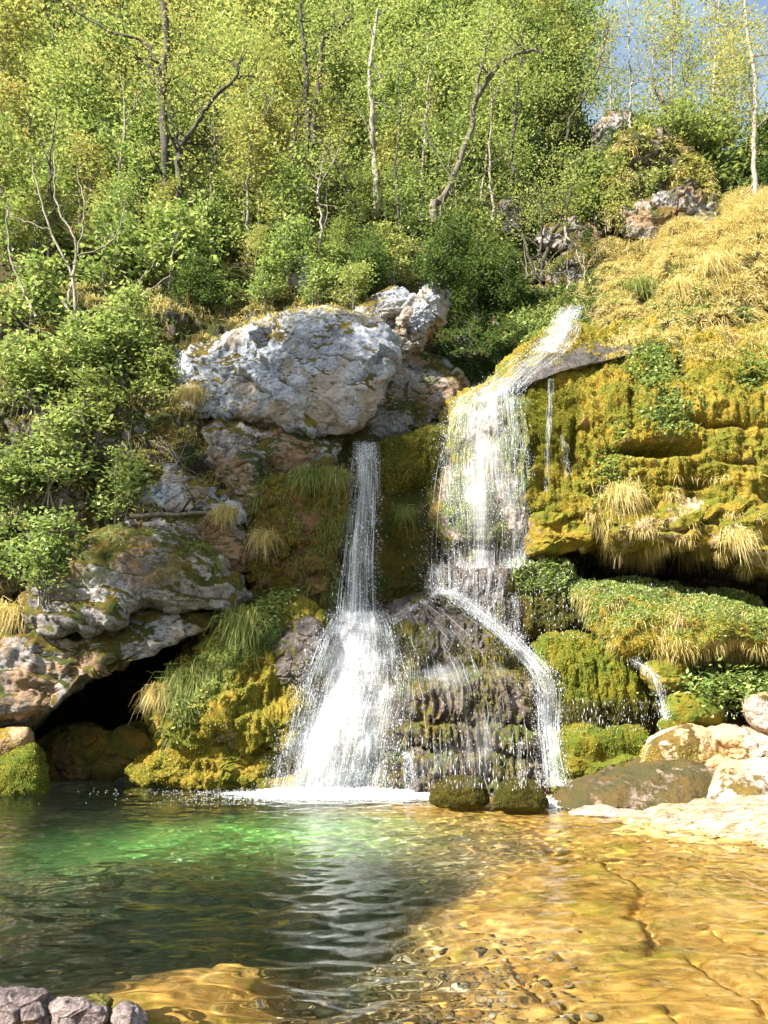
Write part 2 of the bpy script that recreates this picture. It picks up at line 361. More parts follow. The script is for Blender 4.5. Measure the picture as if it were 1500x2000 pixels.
# ------------------------------------------------------------------ scatter helpers
def sample(vf, n, cond=None, seed=0, over=4):
    v, f = vf; r = rs(seed); a, b, c = v[f[:, 0]], v[f[:, 1]], v[f[:, 2]]; d = v[f[:, 3]] if f.shape[1] == 4 else c
    nr = np.cross(c - a, d - b) if f.shape[1] == 4 else np.cross(b - a, c - a)
    ar = np.linalg.norm(nr, axis=1); nr /= ar[:, None] + 1e-12; cen = (a + b + c + d) / 4
    w = ar.copy()
    if cond is not None:
        px, py = proj(cen); w = w * cond(cen, nr, px, py)
    if w.sum() <= 0: return np.zeros((0, 3)), np.zeros((0, 3))
    i = r.choice(len(f), n, p=w / w.sum()); u, s = r.rand(n, 1), r.rand(n, 1)
    p = (a[i] * (1 - u) + b[i] * u) * (1 - s) + (d[i] * (1 - u) + c[i] * u) * s
    return p, nr[i]
def facing(cen, nr):
    d = cen - np.array([0, 0, CZ]); return ((nr * d).sum(1) < .15 * np.linalg.norm(d, axis=1)).astype(float)
def blades(p, n, L, w, droop=.3, spread=.5, up=.3, seed=0, lv=.5):
    r = rs(seed); k = len(p); L = L * (1 - lv + 2 * lv * r.rand(k, 1))
    d = n + spread * r.normal(size=(k, 3)) + np.array([0, 0, up]); d /= np.linalg.norm(d, axis=1)[:, None]
    t = np.cross(d, r.normal(size=(k, 3))); t /= np.linalg.norm(t, axis=1)[:, None]
    g = np.array([0, 0, -1.]); p1 = p + d * L * .55 + g * L * droop * .25; p2 = p + d * L * .9 + g * L * droop
    W = w * (.6 + .8 * r.rand(k, 1))
    v = np.stack([p - t * W, p + t * W, p1 + t * W * .8, p1 - t * W * .8, p2 + t * W * .1, p2 - t * W * .1], 1).reshape(-1, 3)
    b = np.arange(k)[:, None] * 6
    f = np.concatenate([b + [0, 1, 2, 3], b + [3, 2, 4, 5]]); rr = np.repeat(r.rand(k), 6)
    return v, f, rr
def leaves(c, size, tilt=.6, seed=0, asp=.55, jit=0., upn=None):
    r = rs(seed); k = len(c); c = c + jit * r.normal(size=(k, 3)) if jit else c
    n = tilt * r.normal(size=(k, 3)) + (np.array([0, 0, 1.]) if upn is None else upn); n /= np.linalg.norm(n, axis=1)[:, None]
    t = np.cross(n, r.normal(size=(k, 3))); t /= np.linalg.norm(t, axis=1)[:, None]; b = np.cross(n, t)
    s = size * (.55 + .9 * r.rand(k, 1)); dn = -n * s * .12
    v = np.stack([c - t * s * .5, c + b * s * asp * .5 + dn, c + t * s * .5, c - b * s * asp * .5 + dn], 1).reshape(-1, 3)
    f = np.arange(k * 4).reshape(-1, 4); return v, f, np.repeat(r.rand(k), 4)
def cat3(parts):
    vs, fs, rr, o = [], [], [], 0
    for v, f, r in parts: vs.append(v); fs.append(f + o); rr.append(r); o += len(v)
    return np.concatenate(vs), np.concatenate(fs), np.concatenate(rr)
def tube(pts, rad, k=7):
    p = np.asarray(pts, float); n = len(p); rad = np.broadcast_to(rad, n)
    t = np.gradient(p, axis=0); t /= np.linalg.norm(t, axis=1)[:, None] + 1e-9
    ref = np.array([.3, .9, .1]) if abs(t[0][2]) > .5 else np.array([0, 0, 1.])
    a = np.cross(t, ref); a /= np.linalg.norm(a, axis=1)[:, None] + 1e-9; b = np.cross(t, a)
    th = np.arange(k) / k * 2 * pi
    v = p[:, None] + rad[:, None, None] * (np.cos(th)[None, :, None] * a[:, None] + np.sin(th)[None, :, None] * b[:, None])
    return v.reshape(-1, 3), gridf(k, n, True), np.zeros(n * k)
#@@SETTING
# ------------------------------------------------------------------ the setting: cliff and wooded slope
def top_py(px): return np.interp(px, [-600, 880, 1000, 1090, 1150, 1230, 1400, 1500, 2100], [-200, -200, -60, 130, 250, 330, 395, 385, 330])
BP = [(-300,1560,17.5),(0,1560,19.5),(120,1560,23.5),(250,1560,25.5),(330,1560,20.5),(450,1560,19.2),(620,1560,18.9),(850,1560,19.0),(1080,1560,18.6),(1250,1560,17.6),(1500,1560,17),(1900,1560,15),
 (-300,1380,18),(0,1400,20),(100,1380,24.5),(220,1340,28.5),(340,1290,28),(420,1250,23.5),(480,1330,20.6),(620,1330,20),(1000,1350,19.6),(1250,1350,19),(1500,1350,19.2),(1900,1350,18),
 (-300,1200,18.5),(0,1200,19.6),(200,1190,19.6),(450,1200,20.2),(560,1200,20),(640,1190,21.2),(740,1190,22),(850,1190,21.3),(950,1200,20.9),(1100,1180,21.3),(1150,1110,23.5),(1300,1110,24),(1500,1140,23.5),(1700,1160,23),(1300,1200,22.6),(1500,1200,22.2),(1900,1200,20),
 (-300,1000,18.8),(0,1000,19.3),(200,1000,19.6),(450,1000,19.9),(600,1000,20.1),(650,1000,20.6),(760,1000,22.4),(840,1000,22),(930,1000,20.8),(1100,1000,20.8),(1300,1000,20.6),(1500,1000,20.2),(1900,1000,19),
 (-300,850,19.4),(0,850,19.7),(200,850,20),(450,860,20.6),(640,870,20.9),(720,850,22.2),(800,850,23),(900,850,22),(1000,850,21.3),(1200,850,21.2),(1500,850,20.6),(1900,850,19.5),
 (-300,700,20.5),(0,700,20.8),(200,700,21),(400,700,22.2),(700,700,23.4),(850,720,24.2),(940,700,24.4),(1050,690,22.6),(1200,700,21.6),(1500,700,20.8),(1900,700,19.5),
 (-300,600,21.5),(0,600,21.8),(300,600,22.4),(600,600,22.8),(720,600,23.6),(850,600,26),(950,600,26.5),(1080,585,25.6),(1140,600,23.8),(1200,620,22.2),(1500,620,20.6),(1900,600,19.5),
 (0,500,24),(400,500,25),(700,500,26.5),(900,500,28.5),(1050,510,29.5),(1140,545,26.5),(1180,520,25),(1330,480,24.2),(1500,500,21.8),(1900,450,20),
 (0,420,27),(400,420,28),(800,420,30),(1100,430,31.5),(1250,455,29),(1340,430,29),(1430,412,25.5),(1500,400,24),(1900,380,22),
 (-300,300,32),(0,300,32),(400,300,33),(800,300,35),(1100,300,36),(1400,395,30),(1500,385,29),(1900,330,26),
 (-300,100,44),(300,100,46),(800,100,47),(1100,100,48),(-300,-200,70),(500,-200,72),(1100,-200,72)]
BP = np.array(BP, float); base_fn = RBF(BP[:, :2], BP[:, 2], 100.)
us = np.linspace(-600, 2100, 760); ts = np.linspace(0, 1, 620)
U, T = np.meshgrid(us, ts); PY = 1620 + (top_py(U) - 1620) * T
v = P(U, PY, base_fn(U, np.minimum(PY, 1590))).reshape(-1, 3); f = gridf(760, 620)
n = vnorm(v, f)
if (n[:, 1]).mean() > 0: f = f[:, ::-1].copy(); n = -n
px_, py_ = U.ravel(), PY.ravel()
slope = sstep(640, 560, py_ + 0 * px_)
d = rockdisp(v, n, a=.45, block=.30, bf=.75, strata=.16, sf=1.5, drip=.03) * (1 - slope * .6 * (px_ < 1150)) + .25 * slope * (px_ > 1150) * fbm(v * .9, 4)
v = v + n * d[:, None]
keep = v[f[:, 0]][:, 2] > -3
lo, hi = slice(0, 0), None
rowsplit = int(620 * (1620 - 560) / (1620 + 200))
fi = f.reshape(619, 759, 4)
def submesh(v, ff):
    ff = ff.reshape(-1, 4); u_, inv = np.unique(ff, return_inverse=True); return v[u_], inv.reshape(-1, 4)
CLIFF = submesh(v, fi[:rowsplit]); HILL = submesh(v, fi[rowsplit:])
# the top of the slope runs on behind its crest
tag(obj('cliff_face', mesh('cliff_face', *CLIFF, M['cliff'])), 'dark weathered cliff behind the waterfall and boulders', 'cliff', kind='structure')
hv, hf = HILL
tag(obj('wooded_hill', mesh('wooded_hill', *HILL, M['soil'])), 'steep wooded hillside above the cliff', 'hill', kind='structure')

# ------------------------------------------------------------------ pool bed and water
CRACK = [np.array(c, float) for c in ([(1130, 1640), (1170, 1670), (1200, 1695), (1240, 1715), (1256, 1728), (1245, 1760), (1232, 1780)],
         [(1255, 1775), (1268, 1800), (1280, 1825), (1262, 1838), (1235, 1838)], [(1090, 1830), (1110, 1850), (1140, 1842)], [(1350, 1850), (1400, 1885), (1480, 1930), (1500, 1960)],
         [(780, 1800), (840, 1830), (850, 1850)], [(1000, 1840), (1050, 1900), (1130, 1960), (1140, 2000)])]
BD = [(-100,1580,-2.6),(100,1600,-2.8),(300,1580,-2.0),(450,1600,-1.1),(560,1620,-1.1),(300,1640,-1.2),(650,1575,-1.2),(780,1570,-.7),(900,1590,-.55),(1020,1595,-.5),(1080,1560,-.4),(1100,1620,-.6),
 (300,1720,-2.2),(550,1700,-2.4),(0,1700,-2.6),(-100,1850,-1.8),(100,1850,-1.2),(300,1800,-1.5),(750,1680,-1.9),(700,1780,-1.5),(900,1640,-1.1),(1000,1660,-.75),
 (200,1920,-.38),(350,1885,-.36),(470,1845,-.42),(520,1900,-.6),(650,1850,-1.5),(400,1980,-.5),(100,2000,-.4),(0,1950,-.5),(600,1980,-.95),(720,1950,-1.0),(860,1900,-.6),(790,1800,-1.0),(950,1760,-.42),(850,1740,-.75),(1050,1700,-.26),
 (1150,1690,-.14),(1200,1750,-.16),(1100,1780,-.24),(1200,1850,-.22),(1000,1950,-.30),(1150,1950,-.27),(1300,1900,-.28),(1450,1980,-.2),(1400,1800,-.24),(1500,1720,-.16),(1350,1740,-.17),(1300,1680,-.10),
 (1180,1625,-.04),(1240,1640,-.01),(1230,1605,.02),(1330,1645,-.02),(1330,1620,.04),(1450,1650,-.01),(1450,1625,.10),(1500,1660,-.02),(1350,1600,.16),(1480,1600,.35),(1620,1640,.25),(1700,1750,.0),(1800,1900,-.05),
 (-300,1700,-1.5),(-400,1900,0.1),(0,2300,-.3),(700,2300,-.4),(1500,2300,-.2),(200,1535,-3),(600,1540,-1.5),(900,1545,-.6),(1300,1560,.1),(1200,1570,-.1)]
BD = np.array(BD, float); bxy = Wp(BD[:, 0], BD[:, 1]); bed_fn = RBF(bxy, BD[:, 2])
X, Yg = np.meshgrid(np.linspace(-16, 14, 720), 3.2 + 29.8 * np.linspace(0, 1, 520) ** 1.25)
Z = bed_fn(X, np.minimum(Yg, 20)); p3 = np.stack([X, Yg, Z * 0], -1)
deep = sstep(-.3, -1.2, Z)
Z = Z + .10 * fbm(p3 * .8, 4) * (.35 + .65 * deep) + .022 * fbm(p3 * 2.5, 4) + .01 * fbm(p3 * np.array([3, 11, 1]), 3)
st = np.clip(Z * 9 + fbm(p3 * .6, 3), -30, 30); Z = Z + .045 * (sstep(.0, .8, st - np.floor(st)) - sstep(.85, 1., st - np.floor(st)) - .4) * sstep(-.7, -.2, Z)
q = p3 * 1.0; f1, f2, cid, _ = worley(q * np.array([.7, .9, 1]) + .3 * np.stack([fbm(p3 * .8 + k, 2) for k in range(3)], -1))
Z -= .09 * np.exp(-((f2 - f1) / .035) ** 2) * sstep(-1.5, -.25, Z) * (perlin(p3 * .5) > -.1)
for ck in CRACK:
    l = smooth_line(Wp(ck[:, 0], ck[:, 1]), 60); dd = np.full(X.shape, 9.)
    bb = (X > l[:, 0].min() - .5) & (X < l[:, 0].max() + .5) & (Yg > l[:, 1].min() - .5) & (Yg < l[:, 1].max() + .5)
    q2 = np.stack([X[bb], Yg[bb]], -1) + .02 * np.stack([perlin(p3[bb] * 6), perlin(p3[bb] * 6 + 9)], -1)
    dd[bb] = np.sqrt(((q2[:, None] - l[None]) ** 2).sum(-1)).min(1)
    Z -= .22 * np.exp(-(dd / .055) ** 2)
BED = (np.stack([X, Yg, Z], -1).reshape(-1, 3), gridf(720, 520))
def bedmat():
    m, nt, out = newmat('pool_bed_rock'); g = N(nt)
    pos = g.node('ShaderNodeNewGeometry').outputs['Position']; sx = g.node('ShaderNodeSeparateXYZ'); g.set(sx.inputs[0], pos)
    n1 = g.noise(pos, .7, 6, .6, .5); n2 = g.noise(g.mapv(pos, (1, 2.4, 1)), 3.5, 7, .68, .4); n3 = g.noise(pos, 22, 5, .7)
    f = g.math('ADD', g.math('MULTIPLY', n1, .5), g.math('MULTIPLY', n2, .5))
    col = g.ramp(f, [(.36, (.11, .048, .010)), (.44, (.33, .17, .035)), (.52, (.52, .29, .075)), (.64, (.64, .42, .17))])
    gr = g.step(g.noise(g.mapv(pos, (1, 1.6, 1), (4, 4, 4)), 1.1, 5, .6, .6), .52, .64)
    col = g.mix(g.math('MULTIPLY', gr, .45), col, (.36, .32, .03))
    vo = g.voro(g.mapv(pos, (1, 1.2, 1)), 7.5, 'F1', 'Color'); sc = g.node('ShaderNodeSeparateColor'); g.set(sc.inputs[0], vo)
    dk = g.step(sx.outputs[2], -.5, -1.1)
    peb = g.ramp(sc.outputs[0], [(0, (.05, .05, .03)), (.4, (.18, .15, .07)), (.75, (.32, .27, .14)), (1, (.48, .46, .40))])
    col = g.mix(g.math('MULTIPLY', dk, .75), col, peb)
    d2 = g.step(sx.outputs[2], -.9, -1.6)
    col = g.mix(g.math('MULTIPLY', d2, .85), col, g.mix(g.step(n2, .4, .6), (.014, .04, .024), (.05, .10, .05)))  # dimness of the shaded deep green water, put into the bed colour
    # sunlit glow of the green water, painted as a patch of bed colour
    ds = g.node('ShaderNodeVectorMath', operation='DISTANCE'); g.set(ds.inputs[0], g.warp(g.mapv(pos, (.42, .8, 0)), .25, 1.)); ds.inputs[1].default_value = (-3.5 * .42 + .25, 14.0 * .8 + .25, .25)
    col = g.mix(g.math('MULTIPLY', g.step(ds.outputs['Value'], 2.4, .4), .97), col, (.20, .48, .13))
    dry = g.step(sx.outputs[2], -.02, .06)
    col = g.mix(dry, col, g.ramp(n2, [(.35, (.14, .09, .05)), (.45, (.28, .20, .13)), (.6, (.42, .33, .25))]))
    col = g.mix(g.math('MULTIPLY', g.step(n3, .42, .3), .6), col, (.10, .06, .02))
    vg = g.voro(g.warp(pos, .08, 6), 16, 'F1', 'Color'); s2 = g.node('ShaderNodeSeparateColor'); g.set(s2.inputs[0], vg)
    gm = g.step(g.noise(g.mapv(pos, (1, 1, 1), (9, 2, 0)), .9, 5, .65), .46, .58)
    col = g.mix(g.math('MULTIPLY', gm, .3), col, g.ramp(s2.outputs[0], [(0, (.06, .035, .012)), (.5, (.24, .15, .05)), (1, (.50, .38, .2))]))
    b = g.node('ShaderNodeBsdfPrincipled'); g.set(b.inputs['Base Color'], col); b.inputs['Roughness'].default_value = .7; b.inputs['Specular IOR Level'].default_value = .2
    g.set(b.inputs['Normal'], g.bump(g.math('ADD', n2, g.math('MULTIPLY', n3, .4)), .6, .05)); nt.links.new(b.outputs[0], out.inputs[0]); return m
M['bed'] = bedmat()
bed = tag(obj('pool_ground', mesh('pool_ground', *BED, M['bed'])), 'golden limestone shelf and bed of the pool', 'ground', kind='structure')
bed.cycles.is_caustics_receiver = True

def watermat():
    m, nt, out = newmat('pool_water'); g = N(nt)
    b = g.node('ShaderNodeBsdfGlass'); b.inputs['Roughness'].default_value = 0; b.inputs['IOR'].default_value = 1.33; b.inputs['Color'].default_value = (.96, .985, .93, 1)
    nt.links.new(b.outputs[0], out.inputs[0]); return m
M['water'] = watermat()
nx, ny = 1080, 900
X, Yg = np.meshgrid(np.linspace(-16.5, 14.5, nx), 3.0 + 30.0 * np.linspace(0, 1, ny) ** 1.6)
r = rs(11); Z = np.zeros_like(X); wx = X + .35 * perlin(np.stack([X * .35, Yg * .35, 0 * X], -1)); wy = Yg + .35 * perlin(np.stack([X * .35 + 9, Yg * .35, 0 * X], -1))
for k in range(46):
    lam = .13 * (7.5 ** r.rand()); a = -pi / 2 + r.normal() * .55; kk = 2 * pi / lam
    cx_, cy_ = np.cos(a) * kk, np.sin(a) * kk
    Z += lam * .0034 * np.sin(cx_ * wx + cy_ * wy + r.rand() * 6.3)
rd = np.hypot(X + 1.2, (Yg - 17.5)); Z += .006 * np.sin(rd * 11 + 1.5 * perlin(np.stack([X, Yg, 0 * X], -1) * .6)) * np.exp(-rd / 9)
for k in range(26):
    lam = .20 + .22 * r.rand(); a = r.rand() * 6.3; kk = 2 * pi / lam
    Z += .0016 * np.sin(np.cos(a) * kk * wx + np.sin(a) * kk * wy + r.rand() * 6.3) * (.35 + .65 * sstep(-1, 3, X))
amp = .55 + .6 * sstep(-.3, .4, fbm(np.stack([X * .25, Yg * .3, 0 * X + 4], -1), 2)); near = sstep(5, 9, Yg) * .35 + .65
Z = Z * amp * near + .012 * fbm(np.stack([X * 2.5, Yg * 4, 0 * X], -1), 3) * np.exp(-rd / 2.2)
WV = np.stack([X, Yg, Z], -1).reshape(-1, 3)
water = tag(obj('pool_water', mesh('pool_water', WV, gridf(nx, ny), M['water'])), 'clear green rippled water of the pool', 'water', kind='structure')
water.cycles.is_caustics_caster = True

# ------------------------------------------------------------------ rocks of the cliff
B = {}
B['boulder'] = body('boulder', 'huge pale grey boulder with bluish face and mossy brow, wedged above the falls', 'boulder',
 [(335,740),(345,690),(400,668),(480,640),(560,612),(640,604),(700,612),(748,640),(766,690),(752,750),(735,800),(700,832),(662,845),(590,838),(500,832),(430,826),(395,815),(345,800)],
 21.2, 1.25, 2.5, 'grey', nu=460, nv=260, e=.5, lean=(-.18,-.12), seed=1, a=.22, block=.30, bf=.5, strata=.05, sf=1.3)
B['outcrop'] = body('boulder', 'small white knobbly rock jutting out at the tip of the ledge', 'boulder',
 [(800,590),(822,572),(850,553),(870,570),(876,595),(866,622),(846,642),(815,652),(780,650),(770,625)], 22.0, .8, 1.2, 'grey', e=.7, seed=2, a=.16, block=.22, bf=1.6, group='knobbly rocks at the ledge tip')
body('boulder', 'rounded brownish rock below the white knobbly tip rock', 'boulder', [(745,640),(780,628),(830,632),(835,655),(812,690),(780,705),(752,690)], 22.2, .7, 1.2, 'greydark', e=.7, seed=3, a=.15, block=.2, bf=1.5, nu=200, nv=100, group='knobbly rocks at the ledge tip')
B['outcrop2'] = body('boulder', 'narrow pale ledge rock under bushes beside the white tip rock', 'boulder', [(690,612),(720,590),(760,575),(800,585),(806,606),(775,618),(740,628),(705,630)], 22.2, .8, 1.4, 'grey', e=.7, seed=4, a=.15, block=.2, bf=1.3, nu=200, nv=100, group='knobbly rocks at the ledge tip')
body('boulder', 'dark bluish rock slab leaning behind the huge pale boulder', 'boulder', [(735,690),(790,680),(840,690),(880,715),(910,745),(915,775),(880,800),(830,835),(760,860),(700,862),(690,830),(720,780)], 23.0, 1.2, 1.5, 'greydark', e=.6, lean=(.1,-.2), seed=5, a=.2, block=.18, bf=.9)
B['layer'] = body('rock_overhang', 'layered bluish grey rock overhang above the dark cave', 'rock', [(50,1175),(75,1110),(130,1070),(220,1045),(330,1035),(380,1058),(440,1090),(480,1140),(478,1180),(430,1198),(350,1196),(290,1180),(250,1190),(200,1225),(100,1245),(55,1240)],
 19.9, 2.1, 2.5, 'greydark', nu=420, nv=220, e=.6, lean=(.12,-.25), seed=6, a=.3, block=.16, bf=.6, strata=.16, sf=2.2)
body('rock_overhang', 'broken brown rock rim hanging over the cave mouth', 'rock', [(-60,1260),(60,1232),(160,1222),(260,1195),(370,1185),(440,1200),(430,1222),(330,1232),(270,1262),(230,1300),(150,1345),(90,1390),(60,1420),(-20,1430),(-80,1420)],
 19.8, 1.8, 3.0, 'greydark', nu=420, nv=200, e=.6, lean=(.1,0), seed=7, a=.28, block=.2, bf=.8, strata=.12)
body('boulder', 'wedge of ochre stained rock under the old log', 'boulder', [(255,1015),(350,1008),(440,990),(480,1030),(500,1070),(470,1100),(420,1090),(360,1052),(280,1040)], 20.0, 1.2, 1.6, 'greydark', e=.6, seed=8, a=.18, block=.2, bf=1.1, group='rocks in the shaded cliff')
body('boulder', 'pale lichened slab slanting down above the old log', 'boulder', [(262,960),(300,930),(330,900),(380,930),(440,985),(470,1010),(400,1005),(320,1000),(270,995)], 20.0, .9, 1.3, 'grey', e=.6, seed=9, a=.15, block=.22, bf=1.4, group='rocks in the shaded cliff')
body('boulder', 'brown pitted rock directly under the huge pale boulder', 'boulder', [(400,850),(440,830),(560,838),(650,848),(665,880),(640,930),(560,960),(500,940),(440,905)], 20.9, 1.0, 1.6, 'greydark', e=.6, seed=10, a=.2, block=.25, bf=1.2, group='rocks in the shaded cliff', nu=300)
body('boulder', 'cracked white spotted block beside the hanging grass', 'boulder', [(415,880),(450,872),(500,900),(540,960),(560,1010),(520,1050),(480,1010),(440,950)], 20.4, .8, 1.4, 'greydark', e=.6, seed=11, a=.2, block=.25, bf=1.4, group='rocks in the shaded cliff')
B['pillar'] = body('mossy_rock_face', 'rust brown mossy rock face beside the plunging left waterfall', 'rock', [(480,960),(560,930),(650,900),(668,960),(660,1040),(650,1120),(640,1190),(600,1240),(560,1215),(500,1160),(470,1090),(480,1020)], 20.3, .9, 1.5, 'rust', nu=360, nv=240, e=.6, seed=12, a=.25, block=.26, bf=1.2, drip=.05)
B['buttress'] = body('mossy_buttress', 'golden moss covered rock buttress between cave mouth and waterfall', 'rock',
 [(300,1385),(305,1350),(350,1300),(390,1240),(440,1195),(520,1170),(600,1180),(640,1220),(650,1290),(625,1370),(600,1440),(560,1470),(490,1470),(460,1440),(430,1420),(395,1450),(355,1470),(330,1440)],
 20.0, 1.9, 2.5, 'mossrock', nu=460, nv=260, e=.65, lean=(.05,-.35), seed=13, a=.36, block=.22, bf=.9, drip=.14)
body('boulder', 'smooth tan boulder hanging at the edge of the cave mouth', 'boulder', [(298,1385),(303,1355),(330,1345),(350,1360),(352,1400),(345,1425),(322,1432),(302,1415)], 18.6, .5, .9, 'tan', e=.75, seed=14, a=.1, nu=160, nv=90)
B['ledge'] = body('mossy_ledge', 'low mossy rock ledge at the waterline below the golden buttress', 'rock', [(248,1498),(290,1480),(350,1462),(450,1448),(550,1440),(620,1440),(640,1500),(630,1560),(480,1556),(380,1550),(320,1528),(262,1518)], 19.1, .9, 1.5, 'mossrock', nu=360, nv=160, e=.6, seed=15, a=.22, block=.3, bf=1.3, strata=.12, sf=2.5, drip=.05)
body('boulder', 'dark rock slab lying in the cave mouth', 'boulder', [(85,1470),(110,1440),(160,1425),(220,1436),(270,1425),(325,1440),(330,1480),(250,1505),(150,1525),(90,1530)], 20.2, .7, 1.5, 'rust', e=.6, seed=16, a=.2, block=.25, nu=300)
B['moss_boulder'] = body('boulder', 'yellow moss topped boulder standing in the pool below the cave rim', 'boulder', [(-60,1490),(-10,1475),(40,1455),(72,1450),(92,1490),(98,1530),(92,1570),(30,1590),(-50,1590)], 17.9, .9, 1.2, 'mossgreen', e=.75, seed=17, a=.14, nu=260, nv=140)
body('boulder', 'brown sunlit rock on top of the yellow mossy boulder', 'boulder', [(-60,1440),(0,1432),(50,1428),(62,1450),(40,1470),(0,1485),(-60,1490)], 18.3, .7, 1.0, 'tan', e=.7, seed=18, a=.12, nu=200, nv=100)
# tufa dome under the falls
B['dome'] = body('tufa_dome', 'dark wet dome of dripping tufa under the two waterfalls', 'rock',
 [(545,1600),(552,1500),(580,1400),(620,1300),(680,1225),(760,1185),(850,1160),(920,1185),(1000,1240),(1055,1320),(1085,1400),(1100,1500),(1110,1600)],
 lambda px, py: 20.4 - .9 * sstep(1150, 1500, py), 1.6, 2.0, 'tufa', nu=760, nv=420, e=.72, seed=19, a=.2, strata=.34, sf=.8, drip=.085, df=3.2)
for k, (pts, y0) in enumerate([([(765,1362),(800,1338),(850,1326),(930,1316),(1010,1326),(1045,1362),(1048,1405),(1000,1412),(900,1420),(820,1410),(775,1402)], 18.75),
      ([(752,1432),(800,1414),(870,1420),(950,1412),(1030,1424),(1058,1445),(1055,1468),(960,1466),(860,1472),(760,1462)], 18.55),
      ([(742,1492),(790,1470),(870,1476),(950,1466),(1040,1474),(1070,1500),(1072,1560),(900,1566),(745,1562)], 18.45)]):
    B['ledge_%d' % k] = body('dripping_ledge', None, None, pts, y0, 1.05, .8, 'skirt', parent=B['dome'], nu=420, nv=170, e=.62, seed=80 + k, a=.14, drip=.13, df=4.2, strata=.06)
body('boulder', 'purple brown wet boulder at the upper edge of the broad water fan', 'boulder', [(528,1260),(560,1228),(600,1212),(630,1225),(640,1262),(618,1300),(598,1345),(560,1360),(535,1330),(540,1290)], 18.7, .7, 1.0, 'tufa', e=.7, seed=90, a=.16, block=.15, bf=1.3)
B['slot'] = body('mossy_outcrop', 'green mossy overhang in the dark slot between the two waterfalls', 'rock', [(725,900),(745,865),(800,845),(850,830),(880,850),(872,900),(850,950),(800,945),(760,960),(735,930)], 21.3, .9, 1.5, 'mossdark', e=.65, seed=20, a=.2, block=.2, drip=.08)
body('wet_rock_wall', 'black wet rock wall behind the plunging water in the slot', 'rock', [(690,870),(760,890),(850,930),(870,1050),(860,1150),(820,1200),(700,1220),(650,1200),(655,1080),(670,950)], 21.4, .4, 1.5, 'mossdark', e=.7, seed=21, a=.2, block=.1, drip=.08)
# right bulge: big mossy overhang
B['bulge'] = body('mossy_overhang', 'great golden moss covered rock bulge on the sunny side of the falls', 'rock',
 [(868,900),(885,800),(930,755),(1000,705),(1060,668),(1140,648),(1300,640),(1500,645),(1700,660),(1850,760),(1850,1180),(1650,1160),(1500,1108),(1400,1080),(1330,1062),(1200,1060),(1110,1078),(1020,1092),(940,1100),(880,1095),(850,1000)],
 lambda px, py: 21.6 - .0022 * (px - 900) + .9 * sstep(820, 640, py) + .4 * sstep(950, 1090, py), 2.4, 2.0, 'mossrock', nu=900, nv=520, e=.6, seed=22, a=.42, block=.10, bf=.4, drip=.12, df=2.4, strata=.07, sf=.55, carve=[(1285,880,72,15,1.2),(1240,800,14,60,.35),(1395,835,80,6,.25),(1180,960,50,12,.4),(1340,945,50,8,.3),(1120,870,10,60,.3),(1440,905,40,7,.2),(1330,700,12,40,.3),(1480,760,40,10,.3)])
_bv = BOD[B['bulge'].name][0]; _bx, _by = proj(_bv); _m = (_bx > 780) & (_bx < 1340) & (_by > 640) & (_by < 1180) & (_bv[:, 1] < 21.8); _idx = np.where(_m)[0][::max(1, int(_m.sum() / 420))]
_bf = RBF(np.stack([_bx[_idx], _by[_idx]], -1), _bv[_idx, 1], 100.)
B['lip'] = body('wet_rock_lip', 'dark purple wet rock lip that the short cascade slides over', 'rock', [(905,790),(935,765),(990,728),(1050,700),(1120,672),(1200,664),(1290,662),(1318,672),(1200,692),(1140,716),(1070,735),(1000,760),(930,790)], lambda px, py: _bf(px, py) + .22, .40, .5, 'tufa', e=.6, seed=63, a=.05, nu=360, nv=120)
B['wetface'] = body('streaked_rock', 'dark streaked wet rock showing through the lacy curtain of water', 'rock', [(892,812),(930,785),(1000,765),(1035,780),(1036,860),(1032,960),(1028,1050),(1020,1095),(950,1105),(885,1098),(866,1030),(868,930),(876,860)], lambda px, py: _bf(px, py) + .42, .62, .5, 'wetface', nu=420, nv=260, e=.45, seed=64, a=.06, drip=.10, df=3.5)
body('mossy_outcrop', 'tan and green mossed nose hanging under the bright overhang', 'rock', [(1020,1010),(1060,990),(1130,985),(1180,1010),(1200,1050),(1130,1075),(1060,1090),(1025,1085)], 19.9, 1.2, 1.5, 'mossrock', e=.65, seed=23, a=.2, block=.22, bf=1.1)
B['nose'] = body('mossy_outcrop', 'pale sunlit ledge with moss fringe at the foot of the overhang', 'rock', [(1180,1010),(1260,985),(1400,965),(1520,970),(1650,1000),(1650,1115),(1500,1096),(1400,1070),(1320,1055),(1230,1048),(1190,1038)], 19.2, 1.6, 1.5, 'tanmoss', nu=360, nv=180, e=.6, seed=24, a=.25, block=.35, bf=.9, drip=.03)
# grassy block
B['block'] = body('grassy_rock_block', 'huge tilted rock block topped with grass and leafy plants under the overhang', 'rock',
 [(1112,1162),(1180,1148),(1280,1150),(1360,1166),(1500,1202),(1700,1250),(1720,1260),(1620,1270),(1500,1258),(1420,1258),(1370,1275),(1330,1292),(1250,1282),(1200,1262),(1165,1215),(1135,1170)],
 lambda px, py: 20.3 - .0012 * (px - 1100) - 1.6 * sstep(1100, 1230, py), 1.5, 2.0, 'mossrock', nu=520, nv=260, e=.62, seed=25, a=.22, block=.28, bf=.8)
B['shoulder'] = body('mossy_shoulder', 'dark dripping rock shoulder with green plants behind the water curtain', 'rock', [(985,1110),(1040,1098),(1100,1105),(1130,1160),(1150,1220),(1130,1260),(1060,1250),(1010,1240),(990,1180)], 20.0, 1.0, 1.5, 'mossdark', e=.65, seed=26, a=.2, block=.2, drip=.06)
